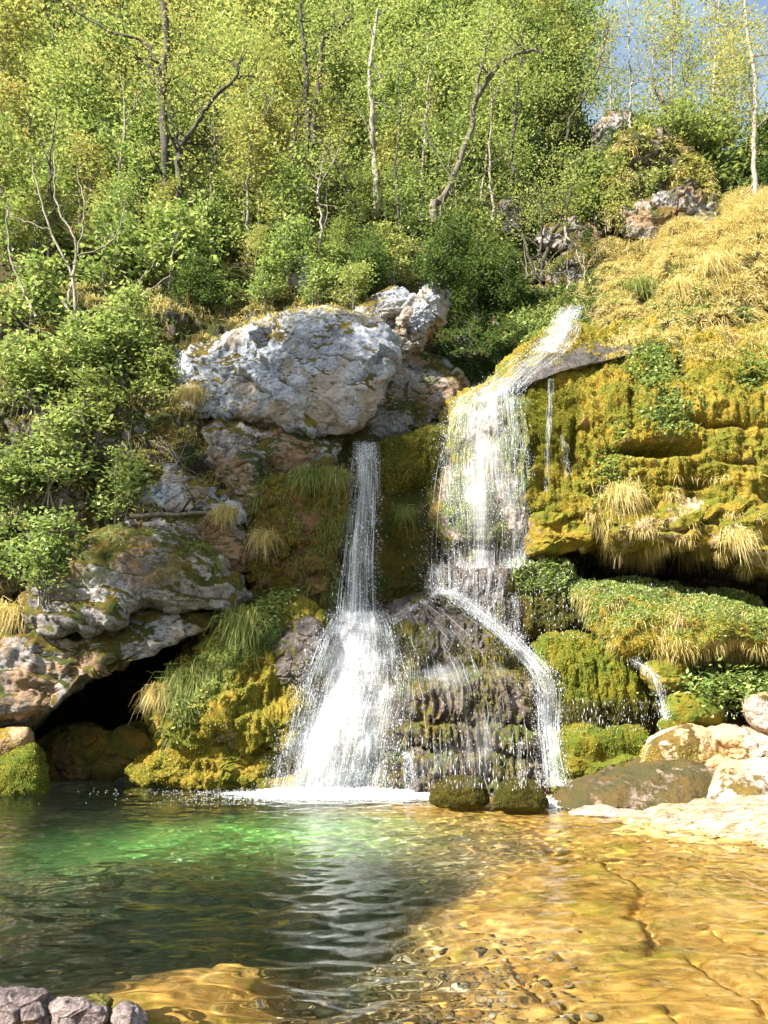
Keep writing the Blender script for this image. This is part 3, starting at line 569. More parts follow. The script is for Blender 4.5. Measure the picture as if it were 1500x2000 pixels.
B['tier'] = body('wet_rock_tier', 'dark wet rock step where the water curtain lands', 'rock', [(835,1120),(860,1100),(930,1100),(1000,1105),(1030,1150),(1030,1250),(980,1270),(900,1220),(860,1180),(838,1165)], 20.1, 1.0, 1.5, 'tufa', nu=400, nv=220, e=.6, seed=27, a=.15, drip=.10, strata=.12)
B['mound'] = body('mossy_mound', 'round mossy mound with dripping fringe beside the water channel', 'rock',
 [(1040,1280),(1060,1240),(1120,1235),(1190,1258),(1250,1300),(1285,1350),(1300,1400),(1290,1430),(1200,1425),(1110,1425),(1085,1370),(1060,1330)], 19.2, 1.6, 2.0, 'mossgreen', nu=520, nv=260, e=.7, seed=28, a=.2, block=.12, drip=.10, df=3)
B['lowledge'] = body('mossy_ledge', 'flat mossy ledge under the dripping fringe of the round mound', 'rock', [(1080,1440),(1120,1425),(1200,1425),(1260,1435),(1275,1480),(1260,1550),(1150,1560),(1080,1550),(1070,1490)], 18.6, 1.1, 1.5, 'mossgreen', nu=300, nv=160, e=.6, seed=29, a=.15, strata=.25, sf=1.9, drip=.05)
body('boulder', 'orange mossed boulder perched against the grassy block', 'boulder', [(1250,1300),(1290,1275),(1330,1290),(1358,1320),(1355,1352),(1310,1362),(1275,1350)], 17.9, .8, 1.0, 'mossrock', e=.75, seed=30, a=.12, block=.1, nu=200, nv=110, group='mossy boulders under the grassy block')
body('boulder', 'flat green-gold mossed boulder between perched boulder and plants', 'boulder', [(1298,1375),(1320,1355),(1380,1355),(1410,1378),(1416,1405),(1390,1425),(1330,1422),(1300,1400)], 17.5, .7, 1.0, 'mossgreen', e=.75, seed=31, a=.12, nu=200, nv=110, group='mossy boulders under the grassy block')
body('boulder', 'dark wet block in the hollow behind the flat mossed boulder', 'boulder', [(1370,1375),(1400,1360),(1450,1400),(1470,1440),(1420,1450),(1380,1430)], 18.2, .6, 1.0, 'mossdark', e=.7, seed=32, a=.12, block=.1, nu=200, nv=110, group='mossy boulders under the grassy block')
body('boulder', 'tan boulder below the bright leafy plants in the hollow', 'boulder', [(1448,1370),(1480,1355),(1560,1360),(1580,1420),(1500,1440),(1460,1410)], 16.9, .7, 1.0, 'pale', e=.7, seed=33, a=.12, nu=200, nv=110, group='mossy boulders under the grassy block')
B['cornerblock'] = body('rock_ceiling', 'shadowed underside rock at the back of the hollow', 'rock', [(1360,1290),(1450,1262),(1700,1262),(1750,1400),(1600,1460),(1450,1420),(1380,1350)], 20.0, .5, 1.0, 'mossdark', e=.6, seed=34, a=.2, block=.1, nu=200, nv=110)
# pale boulders at the sunny shore
B['pale1'] = body('boulder', 'white topped boulder with ochre moss skirt on the sunny shore', 'boulder', [(1250,1490),(1262,1450),(1285,1425),(1340,1412),(1390,1425),(1425,1460),(1440,1490),(1380,1520),(1290,1525),(1250,1512)], 16.9, .9, 1.2, 'pale', e=.75, seed=35, a=.12, nu=280, nv=150)
body('boulder', 'tan rounded boulder with deep shaded flank behind the white topped one', 'boulder', [(1370,1430),(1420,1412),(1490,1420),(1600,1440),(1620,1500),(1520,1520),(1440,1500),(1400,1470)], 17.0, .9, 1.2, 'pale', e=.75, seed=36, a=.14, block=.1, nu=280, nv=150)
body('boulder', 'small ochre mossed stone peeking between mound and white topped boulder', 'boulder', [(1288,1412),(1310,1398),(1345,1402),(1362,1418),(1340,1432),(1300,1430)], 17.4, .4, .7, 'mossgreen', e=.8, seed=37, a=.08, nu=140, nv=80)
B['slab'] = body('shore_slab', 'long mossy brown slab with pale crest along the shore', 'rock', [(1085,1580),(1110,1545),(1180,1515),(1260,1490),(1320,1470),(1400,1485),(1430,1520),(1430,1580),(1390,1612),(1300,1610),(1200,1602),(1120,1600)], 16.3, 1.3, 1.5, 'mossbrown', nu=420, nv=220, e=.75, lean=(-.05,-.8), seed=38, a=.16, block=.08, strata=.06)
B['slabpale'] = body('shore_slab', 'bleached limestone slab rising beside the mossy brown slab', 'rock', [(1385,1560),(1400,1500),(1440,1478),(1520,1475),(1640,1490),(1700,1560),(1680,1640),(1560,1650),(1450,1625),(1400,1610)], 15.3, 1.1, 1.3, 'pale', nu=300, nv=160, e=.75, lean=(0,-.9), seed=39, a=.12)
body('shore_slab', 'low bleached rim of stone at the water in front of the mossy slab', 'rock', [(1110,1590),(1170,1578),(1260,1588),(1350,1592),(1420,1600),(1400,1625),(1280,1622),(1160,1612)], 14.9, .7, .7, 'pale', nu=260, nv=120, e=.7, seed=40, a=.08)
body('shore_slab', 'pale crest of limestone arching over the mossy brown slab', 'rock', [(1275,1500),(1320,1472),(1370,1466),(1430,1480),(1450,1500),(1420,1520),(1370,1500),(1310,1512)], 16.6, .6, .8, 'pale', nu=200, nv=110, e=.75, seed=41, a=.08)
for k, (lab, pts, y0) in enumerate([('mossy stone standing in the pool nearer the fan of falling water', [(842,1562),(850,1535),(872,1518),(905,1514),(935,1520),(948,1540),(952,1565),(930,1580),(870,1582)], 15.4),
      ('mossy stone standing in the pool nearer the long shore slab', [(962,1570),(972,1540),(990,1522),(1030,1520),(1058,1545),(1070,1572),(1062,1588),(1010,1592),(972,1584)], 14.9)]):
    B['stone%d' % k] = body('mossy_stone', lab, 'stone', pts, y0, .35, .6, 'mossdark', group='mossy stones in the pool', e=.8, seed=44 + k, a=.07, nu=200, nv=110)
for k, (lab, pts, y0) in enumerate([('purple grey cracked rock at the near pool edge, broadest of three', [(-40,1990),(-30,1950),(20,1925),(75,1930),(110,1945),(130,1985),(110,2090),(-40,2110)], 5.75),
      ('pale cracked rock in the middle of the three at the near pool edge', [(85,1980),(110,1948),(150,1945),(205,1948),(225,1970),(222,2010),(180,2090),(100,2080)], 5.7),
      ('smallest dark wet rock of the three at the near pool edge', [(212,1990),(235,1962),(262,1960),(272,1985),(262,2040),(225,2060)], 5.7)]):
    B['near%d' % k] = body('shore_rock', lab, 'rock', pts, y0, .25, .5, 'purple', group='rocks at the near pool edge', e=.7, seed=50 + k, a=.035, block=.07, bf=2.2, fine=.4, nu=260, nv=140)
# crag on the skyline
B['crag'] = body('crag', 'white faced crag top rising against the sky above the trees', 'rock', [(1160,300),(1165,265),(1180,240),(1215,225),(1245,228),(1256,250),(1252,290),(1225,300),(1190,310)], 29.5, .8, 2.0, 'greydark', e=.6, seed=60, a=.3, block=.35, bf=.7)
B['crag2'] = body('crag', 'brown overgrown crag with pale foot behind the dry grass slope', 'rock', [(1195,310),(1250,275),(1330,285),(1370,320),(1385,380),(1390,440),(1350,470),(1290,480),(1240,470),(1200,420),(1180,360)], 28.0, 1.2, 2.5, 'cliff', nu=360, nv=200, e=.55, seed=61, a=.4, block=.4, bf=.6, strata=.1)
body('crag', 'bluish limestone wall at the foot of the brown crag', 'rock', [(1225,420),(1280,375),(1340,365),(1385,380),(1400,430),(1360,462),(1290,478),(1240,470)], 27.0, .8, 1.5, 'greydark', e=.5, seed=62, a=.25, block=.4, bf=.7)
for k, (lab, pts, y0) in enumerate([('grey rock shelf under the bare twisted branch', [(1060,560),(1100,500),(1160,490),(1190,520),(1180,560),(1120,580)], 27.2),
      ('pale rock half hidden by trees above the twisted branch', [(1050,470),(1090,440),(1150,440),(1180,470),(1140,495),(1080,490)], 28.6),
      ('dappled grey rock among shrubs above the leaf covered slot', [(940,420),(990,390),(1020,400),(1010,450),(960,460)], 29.6),
      ('small sunlit rock face among saplings above the huge boulder', [(560,545),(585,515),(620,525),(618,555),(590,575)], 24.0)]):
    body('hillside_rock', lab, 'rock', pts, y0, .8, 1.2, 'greydark' if k != 3 else 'grey', e=.6, seed=70 + k, a=.25, block=.3, bf=.9, group='rocks showing through the wood', nu=200, nv=110)
for k in ('moss_boulder', 'ledge', 'stone0', 'stone1', 'near0', 'near1', 'near2', 'slab', 'slabpale', 'dome', 'lowledge', 'ledge_2'):
    B[k].cycles.is_caustics_receiver = True
#@@PLANTS
# ------------------------------------------------------------------ where the rock surface stands, for things that cling to it
ZW, ZH, ZX0, ZY0, ZS = 560, 500, -300, -300, 4
ZBUF = np.full((ZH, ZW), 99.)
for vf_ in list(BOD.values()) + [CLIFF, HILL]:
    px, py = proj(vf_[0]); i = ((px - ZX0) / ZS).astype(int); j = ((py - ZY0) / ZS).astype(int)
    ok = (i >= 0) & (i < ZW) & (j >= 0) & (j < ZH); np.minimum.at(ZBUF, (j[ok], i[ok]), vf_[0][ok, 1])
def minf(z):
    q = np.pad(z, 1, mode='edge'); return np.min([q[a:a + z.shape[0], b:b + z.shape[1]] for a in range(3) for b in range(3)], 0)
ZMIN = minf(ZBUF)
def boxf(z, n):
    for _ in range(n):
        q = np.pad(z, 1, mode='edge'); z = np.mean([q[a:a + z.shape[0], b:b + z.shape[1]] for a in range(3) for b in range(3)], 0)
    return z
ZSM = boxf(minf(ZMIN), 6)
def zb(px, py, smooth=True):
    z = ZSM if smooth else ZMIN
    return z[np.clip(((np.asarray(py) - ZY0) / ZS).astype(int), 0, ZH - 1), np.clip(((np.asarray(px) - ZX0) / ZS).astype(int), 0, ZW - 1)]
def on_rock(px, py, off=0., smooth=False): return P(px, py, zb(px, py, smooth) - off)

# ------------------------------------------------------------------ falling water
M['fall'] = flowmat('falling_water_dense', .50, 1, .8, soft=.26, amax=.5); M['veil'] = flowmat('falling_water_veil', .22, 1.3, .5, soft=.20, amax=.62); M['thin'] = flowmat('falling_water_thin', .05, 1.6, .5, soft=.22, amax=.45)
M['drop'] = plain('water_drops', (.88, .92, .96), .3, .5)
_nt = M['drop'].node_tree; _tr = _nt.nodes.new('ShaderNodeBsdfTransparent'); _mx = _nt.nodes.new('ShaderNodeMixShader'); _mx.inputs[0].default_value = .6
_pb = next(n for n in _nt.nodes if n.type == 'BSDF_PRINCIPLED'); _mo = next(n for n in _nt.nodes if n.type == 'OUTPUT_MATERIAL'); _nt.links.new(_tr.outputs[0], _mx.inputs[1]); _nt.links.new(_pb.outputs[0], _mx.inputs[2]); _nt.links.new(_mx.outputs[0], _mo.inputs[0])
M['froth'] = plain('foam_bubbles', (.85, .88, .9), .5, .3)
OCT = np.array([[1, 0, 0], [0, 1, 0], [-1, 0, 0], [0, -1, 0], [0, 0, 1], [0, 0, -1]], float); OCF = np.array([[0, 1, 4], [1, 2, 4], [2, 3, 4], [3, 0, 4], [1, 0, 5], [2, 1, 5], [3, 2, 5], [0, 3, 5]])
def drops(c, s, el, seed=0, down=None):
    r = rs(seed); k = len(c); s = s * np.exp(.5 * r.normal(size=(k, 1, 1))); q = OCT[None] * s; q[:, :, 2] *= (1 + el * r.rand(k, 1)) 
    q = q + .4 * s * r.normal(size=(k, 6, 3)) * .5
    return (c[:, None] + q).reshape(-1, 3), (np.arange(k)[:, None, None] * 6 + OCF[None]).reshape(-1, 3)
def flow(parent, rows, mat, free=False, off=.1, bulge=0., nu=50, nv=140, fray=.0, nd=4000, ds=.011, el=3., ns=0, seed=0, dj=.06, edge=.8, layers=1, grow=0.):
    rows = smooth_line(np.array(rows, float), nv); r = rs(seed); nd = int(nd * 1.0); ns = int(ns * .5); ds = ds * .27
    def pos(u, v):
        i = np.clip(v * (nv - 1), 0, nv - 1.001); a = i.astype(int); t = (i - a)[..., None]; R = rows[a] * (1 - t) + rows[a + 1] * t
        px = R[..., 0] + (R[..., 2] - R[..., 0]) * u; py = R[..., 1] + (R[..., 3] - R[..., 1]) * u
        Y = R[..., 4] if free else zb(px, py) + R[..., 4]
        return P(px, py, Y - off - bulge * np.sin(pi * np.clip(u, 0, 1)))
    U_, V_ = np.meshgrid(np.linspace(0, 1, nu), np.linspace(0, 1, nv))
    for L in range(layers):
        q = pos(U_, V_); e = q.reshape(-1, 3)
        wid = np.linalg.norm(q[:, -1] - q[:, 0], axis=1); ln = np.r_[0, np.cumsum(np.linalg.norm(np.diff(q[:, nu // 2], axis=0), axis=1))]
        uv = np.stack([(U_ - .5) * wid.mean() + L * 3.3 + seed, V_ * 0 + ln[:, None]], -1)
        e = e + np.array([.3, -1, 0]) * ((.06 + .05 * L) * fbm(np.stack([uv[..., 0] * 3, uv[..., 1] * .8, 0 * U_ + L + seed], -1), 3).reshape(-1)[:, None]) + np.array([0, -.07 * L, 0])
        ed = np.minimum(U_, 1 - U_) * 2; rows = rows; ed = ed + .7 * perlin(np.stack([U_ * 3, V_ * 9, U_ * 0 + L * 5 + seed], -1)); rn = .5 - edge * .8 * (1 - sstep(-.1, .75, ed)) + .3 * perlin(np.stack([U_ * 4, V_ * 5, U_ * 0 + L * 3 + seed], -1))
        obj('water_sheet', mesh('water_sheet', e, gridf(nu, nv), M[mat], rnd=rn.ravel(), uv=uv.reshape(-1, 2)), parent)
    parts = []
    if nd:
        u = np.clip(.5 + (r.rand(nd) - .5) * (1 + fray), -.4, 1.4); v = r.rand(nd) ** .9
        # drops ride in clumps, not evenly
        cl = perlin(np.stack([u * 6, v * 5, 0 * u + seed], -1)); k = cl > -.25; u, v = u[k], v[k]
        c = pos(u, v) + r.normal(size=(len(u), 3)) * (dj * (1 + grow * v[:, None])) + np.array([0, -.03, 0])
        parts.append(drops(c, ds, el, seed))
    if ns:
        for s in range(ns):
            u0, v0, dv = r.rand() * 1.04 - .02, r.rand() * .95, .04 + .22 * r.rand(); vv = np.linspace(v0, min(1, v0 + dv), 9)
            c = pos(np.clip(u0 + .01 * np.cumsum(r.normal(size=9)) * .5, -.1, 1.1), vv) + r.normal(size=3) * dj * .5 + np.array([0, -.03, 0])
            v_, f_, _ = tube(c, ds * (.35 + .7 * r.rand()) * np.sin(np.linspace(.15, pi - .15, 9)), 4)
            parts.append((v_, np.concatenate([f_[:, [0, 1, 2]], f_[:, [0, 2, 3]]])))
    if parts:
        o = 0; V, Fq = [], []
        for v_, f_ in parts: V.append(v_); Fq.append(f_ + o); o += len(v_)
        ob = obj('spray', mesh('spray', np.concatenate(V), np.concatenate(Fq), M['drop'], smooth=False), parent); ob['kind'] = 'stuff'
    return pos
w = empty('waterfall', P(700, 1190, 19.3), 'frothy column of water plunging into the slot from under the huge boulder', 'waterfall')
flow(w, [(698,868,730,868,20.6),(694,885,734,885,20.35),(688,920,736,920,20.1),(678,1000,737,1000,19.75),(668,1100,732,1100,19.4),(656,1215,736,1215,19.0)], 'veil', free=True, nd=7000, ds=.014, el=2.2, ns=420, fray=.25, seed=1, layers=3, bulge=.15, edge=.6, nu=36, grow=.6)
w = empty('waterfall', P(660, 1550, 17.4), 'broad white fan of water spreading over the foot of the dark dome', 'waterfall')
flow(w, [(655,1195,745,1195,-.25),(632,1235,765,1235,-.3),(605,1300,775,1300,-.3),(582,1360,772,1360,-.3),(565,1430,760,1430,-.3),(548,1500,752,1500,-.35),(532,1552,748,1552,-.4)], 'fall', nd=20000, ds=.009, el=5, ns=1100, fray=.18, seed=2, layers=3, off=.15, bulge=.35, nu=90, edge=.5, grow=.8, dj=.07)
flow(w, [(735,1230,800,1240,0),(745,1300,820,1310,0),(750,1400,805,1420,0),(745,1500,770,1500,0)], 'thin', nd=1500, ds=.009, el=4, ns=60, fray=.3, seed=3, layers=1, off=.08, nu=50, dj=.05)
w = empty('waterfall', P(1100, 640, 23.5), 'short bright cascade pouring from the grass onto the rounded lip', 'waterfall')
flow(w, [(1098,600,1140,598,0),(1078,620,1134,622,0),(1062,650,1124,662,0),(1036,684,1100,690,0)], 'fall', nd=2500, ds=.012, el=1.5, ns=260, seed=4, layers=2, off=.10, nu=40, edge=.5)
flow(w, [(1050,660,1118,664,0),(1020,690,1090,700,0),(985,715,1050,735,0),(940,752,1020,762,0),(885,785,1000,785,0)], 'veil', nd=3500, ds=.012, el=1.5, ns=200, seed=44, layers=2, off=.08, nu=50, edge=.8, fray=.2)
w = empty('waterfall', P(950, 1105, 19.2), 'tall lacy curtain of water falling off the left end of the golden bulge', 'waterfall')
flow(w, [(900,775,1010,735,0),(882,810,1015,790,0),(874,860,1025,860,0),(868,930,1030,930,0),(880,1010,1032,1010,0),(888,1110,1026,1110,0)], 'veil', nd=11000, ds=.010, el=5, ns=620, fray=.1, seed=5, layers=2, off=.16, bulge=.1, nu=90, nv=180, edge=.3, dj=.07)
flow(w, [(895,775,925,765,0),(878,830,905,830,0),(862,900,890,900,0),(850,980,885,980,0),(845,1080,880,1080,0),(850,1160,880,1160,0)], 'thin', nd=5200, ds=.014, el=1.0, ns=60, fray=1.6, seed=6, off=.3, nu=30, dj=.16)
flow(w, [(1070,740,1082,740,0),(1068,800,1078,800,0),(1062,870,1074,870,0),(1062,960,1072,960,0)], 'veil', nd=500, ds=.008, el=4, ns=60, seed=7, off=.06, nu=8, dj=.02, edge=.2)
flow(w, [(1092,850,1100,850,0),(1096,880,1110,880,0),(1098,930,1116,930,0)], 'veil', nd=200, ds=.008, el=4, ns=30, seed=8, off=.06, nu=8, dj=.02, edge=.2)
flow(w, [(760,1190,860,1170,0),(770,1250,960,1240,0),(780,1320,1020,1320,0),(790,1420,1045,1420,0),(790,1540,1050,1540,0)], 'thin', nd=1600, ds=.010, el=5, ns=90, seed=51, off=.05, nu=120, nv=180, dj=.03)
w = empty('waterfall', P(940, 1240, 19), 'thin streams dripping down the dark step below the curtain', 'waterfall')
for k, (x0, x1, a, b) in enumerate([(848, 864, 1108, 1165), (908, 935, 1105, 1200), (940, 965, 1110, 1230), (970, 985, 1120, 1240), (1000, 1012, 1160, 1250), (885, 900, 1130, 1185)]):
    flow(w, [(x0,a,x1,a,0),(x0-3,(a+b)/2,x1+3,(a+b)/2,0),(x0-6,b,x1+8,b,0)], 'veil' if k < 3 else 'thin', nd=700, ds=.010, el=3, ns=50, seed=10 + k, off=.1, nu=12, nv=50, dj=.05, fray=.4, edge=.4)
w = empty('waterfall', P(1085, 1535, 17.2), 'narrow white chute running down the flank of the dark dome', 'waterfall')
flow(w, [(842,1160,858,1150,0),(880,1166,890,1156,0),(915,1195,930,1180,0),(965,1235,985,1222,0),(1005,1275,1030,1262,0),(1038,1320,1072,1308,0),(1048,1360,1092,1352,0),(1050,1420,1090,1420,0),(1056,1480,1096,1480,0),(1058,1538,1108,1534,0)], 'fall', nd=8000, ds=.010, el=4, ns=420, fray=.45, seed=20, layers=2, off=.06, bulge=.02, nu=44, nv=240, edge=.95, dj=.05)
flow(w, [(842,1160,850,1172,0),(800,1180,810,1192,0),(760,1205,770,1222,0)], 'thin', nd=900, ds=.010, el=1, ns=40, seed=21, off=.1, nu=12, nv=60, dj=.04)
w = empty('waterfall', P(1290, 1405, 17.5), 'little white trickle between the mossy mound and the ochre boulders', 'waterfall')
flow(w, [(1225,1290,1240,1284,0),(1252,1308,1266,1302,0),(1272,1330,1288,1326,0),(1284,1370,1300,1368,0),(1292,1405,1306,1404,0)], 'fall', nd=1200, ds=.009, el=3, ns=80, seed=22, off=.04, nu=20, nv=90, dj=.04, edge=.9, fray=.4)
w = empty('waterfall', P(805, 1540, 17.6), 'slim double streamlet falling off the lowest dome step into the pool', 'waterfall')
flow(w, [(785,1468,800,1468,0),(788,1500,812,1500,0),(786,1545,815,1545,0)], 'veil', nd=900, ds=.009, el=4, ns=70, seed=23, off=.12, nu=14, nv=60, dj=.03, edge=.3)
flow(w, [(1010,1450,1018,1450,0),(1010,1480,1018,1480,0),(1012,1530,1018,1530,0)], 'veil', nd=200, ds=.008, el=4, ns=30, seed=24, off=.1, nu=8, nv=40, dj=.02, edge=.2)
# drips off overhanging moss
r = rs(5); pp = []
for (x0, x1, y0, y1, n_, ln) in [(1110, 1290, 1365, 1430, 300, .05), (1000, 1140, 1095, 1250, 500, .04), (1120, 1500, 1095, 1160, 420, .03), (1370, 1500, 1290, 1400, 200, .03), (760, 1090, 1440, 1540, 450, .06), (760, 880, 950, 1180, 260, .015), (560, 620, 1200, 1500, 160, .02)]:
    x = x0 + (x1 - x0) * r.rand(n_); n_ = n_; x = np.round(x / 5) * 5 + r.normal(size=n_) * 1.6 + 4 * np.sin(x * .7); y = y0 + (y1 - y0) * r.rand(n_)
    pp.append(drops(P(x, y, zb(x, y) - .25 - .2 * r.rand(n_)), .0026, ln / .004, 5))
V, Fq, o_ = [], [], 0
for a, b in pp: V.append(a); Fq.append(b + o_); o_ += len(a)
tag(obj('drip_rain', mesh('drip_rain', np.concatenate(V), np.concatenate(Fq), M['drop'], smooth=False)), 'fine drips falling from moss fringes along the whole rock wall', 'drips', kind='stuff')
# foam where the fans land
def foam(name, label, cpx, cpy, rx, ry, n_, seed):
    r = rs(seed); yy = float(zb(cpx, 1535)) - .75; c = np.array([[float(P(cpx, 1545, yy)[0]), yy]]); a = r.rand(n_) * 2 * pi; q = np.where(r.rand(n_) < .6, r.rand(n_) ** .6, .3 + .45 * r.gamma(2., .6, n_)) * (1 + .3 * perlin(np.stack([np.cos(a) * 2, np.sin(a) * 2, a * 0 + seed], -1)))
    p = np.stack([c[0, 0] + rx * q * np.cos(a), c[0, 1] + ry * q * np.sin(a), .01 + .10 * r.rand(n_) ** 3 * (q < .8)], -1)
    s = .016 * (1.15 - q.clip(0, 1))[:, None, None] * np.exp(.4 * r.normal(size=(n_, 1, 1))) + .005
    v = (p[:, None] + OCT[None] * s * np.array([1.5, 1, .45])).reshape(-1, 3)
    tag(obj(name, mesh(name, v, (np.arange(n_)[:, None, None] * 6 + OCF[None]).reshape(-1, 3), M['froth'], smooth=True)), label, 'foam', kind='stuff')
foam('foam', 'white foam boiling at the foot of the broad water fan', 655, 1549, 2.2, .8, 24000, 1)
foam('foam', 'white foam where the narrow chute meets the pool', 1078, 1536, .42, .5, 3000, 2)
foam('foam', 'thin line of foam along the foot of the dome', 780, 1546, .9, .2, 2000, 3)

# ------------------------------------------------------------------ plants: materials
L1 = [(.04, .075, .02), (.14, .20, .04), (.30, .36, .08), (.48, .50, .15), (.46, .35, .11)]
M['leaf'] = leafmat('leaves_green', L1, objvar=.5); M['leafy'] = leafmat('leaves_turning', [(.13, .17, .03), (.32, .33, .07), (.50, .44, .13), (.55, .38, .11)], objvar=.3)
M['leafb'] = leafmat('leaves_bright', [(.06, .12, .025), (.18, .27, .055), (.36, .43, .11), (.58, .57, .22)], objvar=.2); M['leafd'] = leafmat('leaves_dark', [(.02, .05, .008), (.04, .09, .012), (.08, .14, .02)], objvar=.2)
M['straw'] = leafmat('dry_grass_blades', [(.34, .26, .06), (.56, .42, .12), (.72, .56, .22), (.82, .70, .40)], trans=.45, gloss=.04)
M['grassg'] = leafmat('green_grass_blades', [(.07, .12, .02), (.15, .20, .03), (.28, .30, .06), (.42, .36, .12)], trans=.35)
M['mossb'] = leafmat('moss_gold', [(.10, .09, .010), (.24, .19, .015), (.36, .28, .03), (.48, .40, .09)], trans=.2, gloss=.03)
M['mossg'] = leafmat('moss_green', [(.06, .08, .008), (.13, .16, .012), (.24, .22, .02), (.32, .27, .03)], trans=.2, gloss=.03)
M['mossd'] = leafmat('moss_dark', [(.03, .03, .005), (.07, .06, .008), (.13, .10, .012)], trans=.2, gloss=.03)
M['barkd'] = barkmat('bark_dark', (.02, .015, .012), (.07, .052, .04)); M['barkp'] = barkmat('bark_pale', (.13, .11, .08), (.36, .31, .24)); M['barkm'] = barkmat('bark_mid', (.05, .04, .03), (.17, .14, .10))

# ------------------------------------------------------------------ trees
def unit(v): return v / (np.linalg.norm(v) + 1e-9)
def limb(r, p0, d, L, r0, r1, n=7, curl=.25, up=.15):
    pts = [p0]; d = unit(d)
    for _ in range(n - 1): d = unit(d + curl * r.normal(size=3) * .5 + np.array([0, 0, up])); pts.append(pts[-1] + d * L / (n - 1))
    return np.array(pts), np.linspace(r0, r1, n)
def spray_pts(r, c, rad, n, flat=.25):
    q = r.normal(size=(n, 3)) * rad * np.array([1, 1, flat]); return c + q
def tree_geo(seed, H=13., r0=.13, lo=.35, nb=24, bl=.22, nl=34, ls=.15, leanx=0., flat=.2, rad=.42, multi=1):
    r = rs(seed); wood, cs = [], []
    for s in range(multi):
        d0 = np.array([leanx + .10 * r.normal() * (1 + 2 * (multi > 1)), .10 * r.normal(), 1.]); hh = H * (1 - .2 * s * r.rand())
        pts, rr = limb(r, np.array([.15 * s, 0, -.5]), d0, hh, r0 * (.8 ** s), .015, 14, .10, .06); v, f, _ = tube(pts, rr, 8); wood.append((v, f))
        for i in range(nb):
            t = lo + (1 - lo) * (i + r.rand()) / nb; k = t * 13; a = int(min(k, 12)); p0 = pts[a] * (1 - (k - a)) + pts[a + 1] * (k - a)
            az = r.rand() * 6.28; el = .25 + .7 * r.rand(); L = H * bl * (1.15 - .75 * (t - lo) / (1 - lo)) * (.6 + .7 * r.rand())
            b, br = limb(r, p0, np.array([np.cos(az), np.sin(az), el]), L, rr[a] * .45 + .006, .006, 6, .3, .06); v, f, _ = tube(b, br, 4); wood.append((v, f))
            for j in (2, 3, 4, 5, 5): cs.append(spray_pts(r, b[j] + r.normal(size=3) * .12, rad * (.6 + .6 * r.rand()), nl, flat))
            for j in range(2):
                q, qr = limb(r, b[2 + j], unit(b[3] - b[1]) + .8 * r.normal(size=3), L * .45, .008, .004, 4); v, f, _ = tube(q, qr, 3); wood.append((v, f))
                for m in (1, 2, 3): cs.append(spray_pts(r, q[m], rad * .7, int(nl * .7), flat))
    o = 0; V, Fq = [], []
    for v, f in wood: V.append(v); Fq.append(f + o); o += len(v)
    lv = leaves(np.concatenate(cs), ls, .55, seed)
    return (np.concatenate(V), np.concatenate(Fq)), lv
PROTO = {}
def proto(key, seed, bark, leaf, **kw):
    (v, f), (lv, lf, lr) = tree_geo(seed, **kw)
    PROTO[key] = (mesh('trunk', v, f, M[bark]), mesh('crown', lv, lf, M[leaf], smooth=False, rnd=lr))
def plant(kind, parts, key, loc, s, rot, label, cat, group=None):
    e = bpy.data.objects.new(kind, None); COL.objects.link(e); e.location = loc; e.rotation_euler = (0, 0, rot); e.scale = (s, s, s); e.empty_display_size = .2
    tag(e, label, cat, group)
    for nm, m in zip(parts, PROTO[key]):
        o = bpy.data.objects.new(nm, m); COL.objects.link(o); o.parent = e
    return e
for k in range(4): proto('g%d' % k, 100 + k, ('barkd', 'barkm', 'barkp', 'barkm')[k], 'leaf', H=13 + k * .7, lo=.12 + .05 * k, nb=34, nl=16, ls=.23, rad=.62, flat=.16, bl=.24)
for k in range(2): proto('y%d' % k, 110 + k, ('barkm', 'barkp')[k], 'leafy', H=12, lo=.12, nb=30, nl=16, ls=.23, rad=.6, flat=.16, bl=.24)
for k in range(2): proto('b%d' % k, 120 + k, 'barkm', 'leafb', H=11, lo=.06, nb=30, bl=.28, nl=15, ls=.25, rad=.62, flat=.14)
for k in range(3): proto('s%d' % k, 130 + k, 'barkp', ('leafy', 'leaf', 'leafy')[k], H=10, r0=.07, lo=.35, nb=20, bl=.17, nl=9, ls=.11, rad=.35, flat=.6)
for k in range(3): proto('sh%d' % k, 140 + k, 'barkp', ('leafb', 'leafb', 'leaf')[k], H=2.6, r0=.035, lo=.1, nb=9, bl=.42, nl=7, ls=.165, rad=.30, flat=.13, multi=4)
for k in range(3): proto('t%d' % k, 160 + k, 'barkp', ('leafb', 'leafy', 'leaf')[k], H=7, r0=.05, lo=.3, nb=18, bl=.24, nl=16, ls=.15, rad=.42, flat=.15)
for k in range(2): proto('dk%d' % k, 150 + k, 'barkd', 'leafd', H=2.4, r0=.03, lo=.15, nb=11, bl=.3, nl=16, ls=.09, rad=.22, flat=.4, multi=4)
r = rs(21)
def hillat(px, py): return P(px, py, base_fn(np.array([px]), np.array([py]))[0]) + np.array([0, .1, -.15])
ROWG = [('trees at the back of the wood', 'at the very top'), ('trees high on the wooded slope', 'high on the slope'), ('trees in the middle of the wood', 'halfway up the slope'), ('trees above the cliff edge', 'near the cliff edge')]
COLP = [(60, 'at the picture edge'), (270, 'above the layered shrubs'), (400, 'behind the tallest black trunk'), (560, 'between forked tree and twin stems'), (690, 'behind the twin black stems'), (820, 'around the straight pale trunk'), (980, 'behind the crooked leaning tree'), (9999, 'beside the gap of sky')]
KIND = {'g0': 'dark trunked green tree', 'g1': 'grey trunked green tree', 'g2': 'pale trunked green tree', 'g3': 'tall green tree', 'y0': 'yellowing tree', 'y1': 'yellowing pale trunked tree', 'b0': 'bright green tree', 'b1': 'bushy light green tree'}
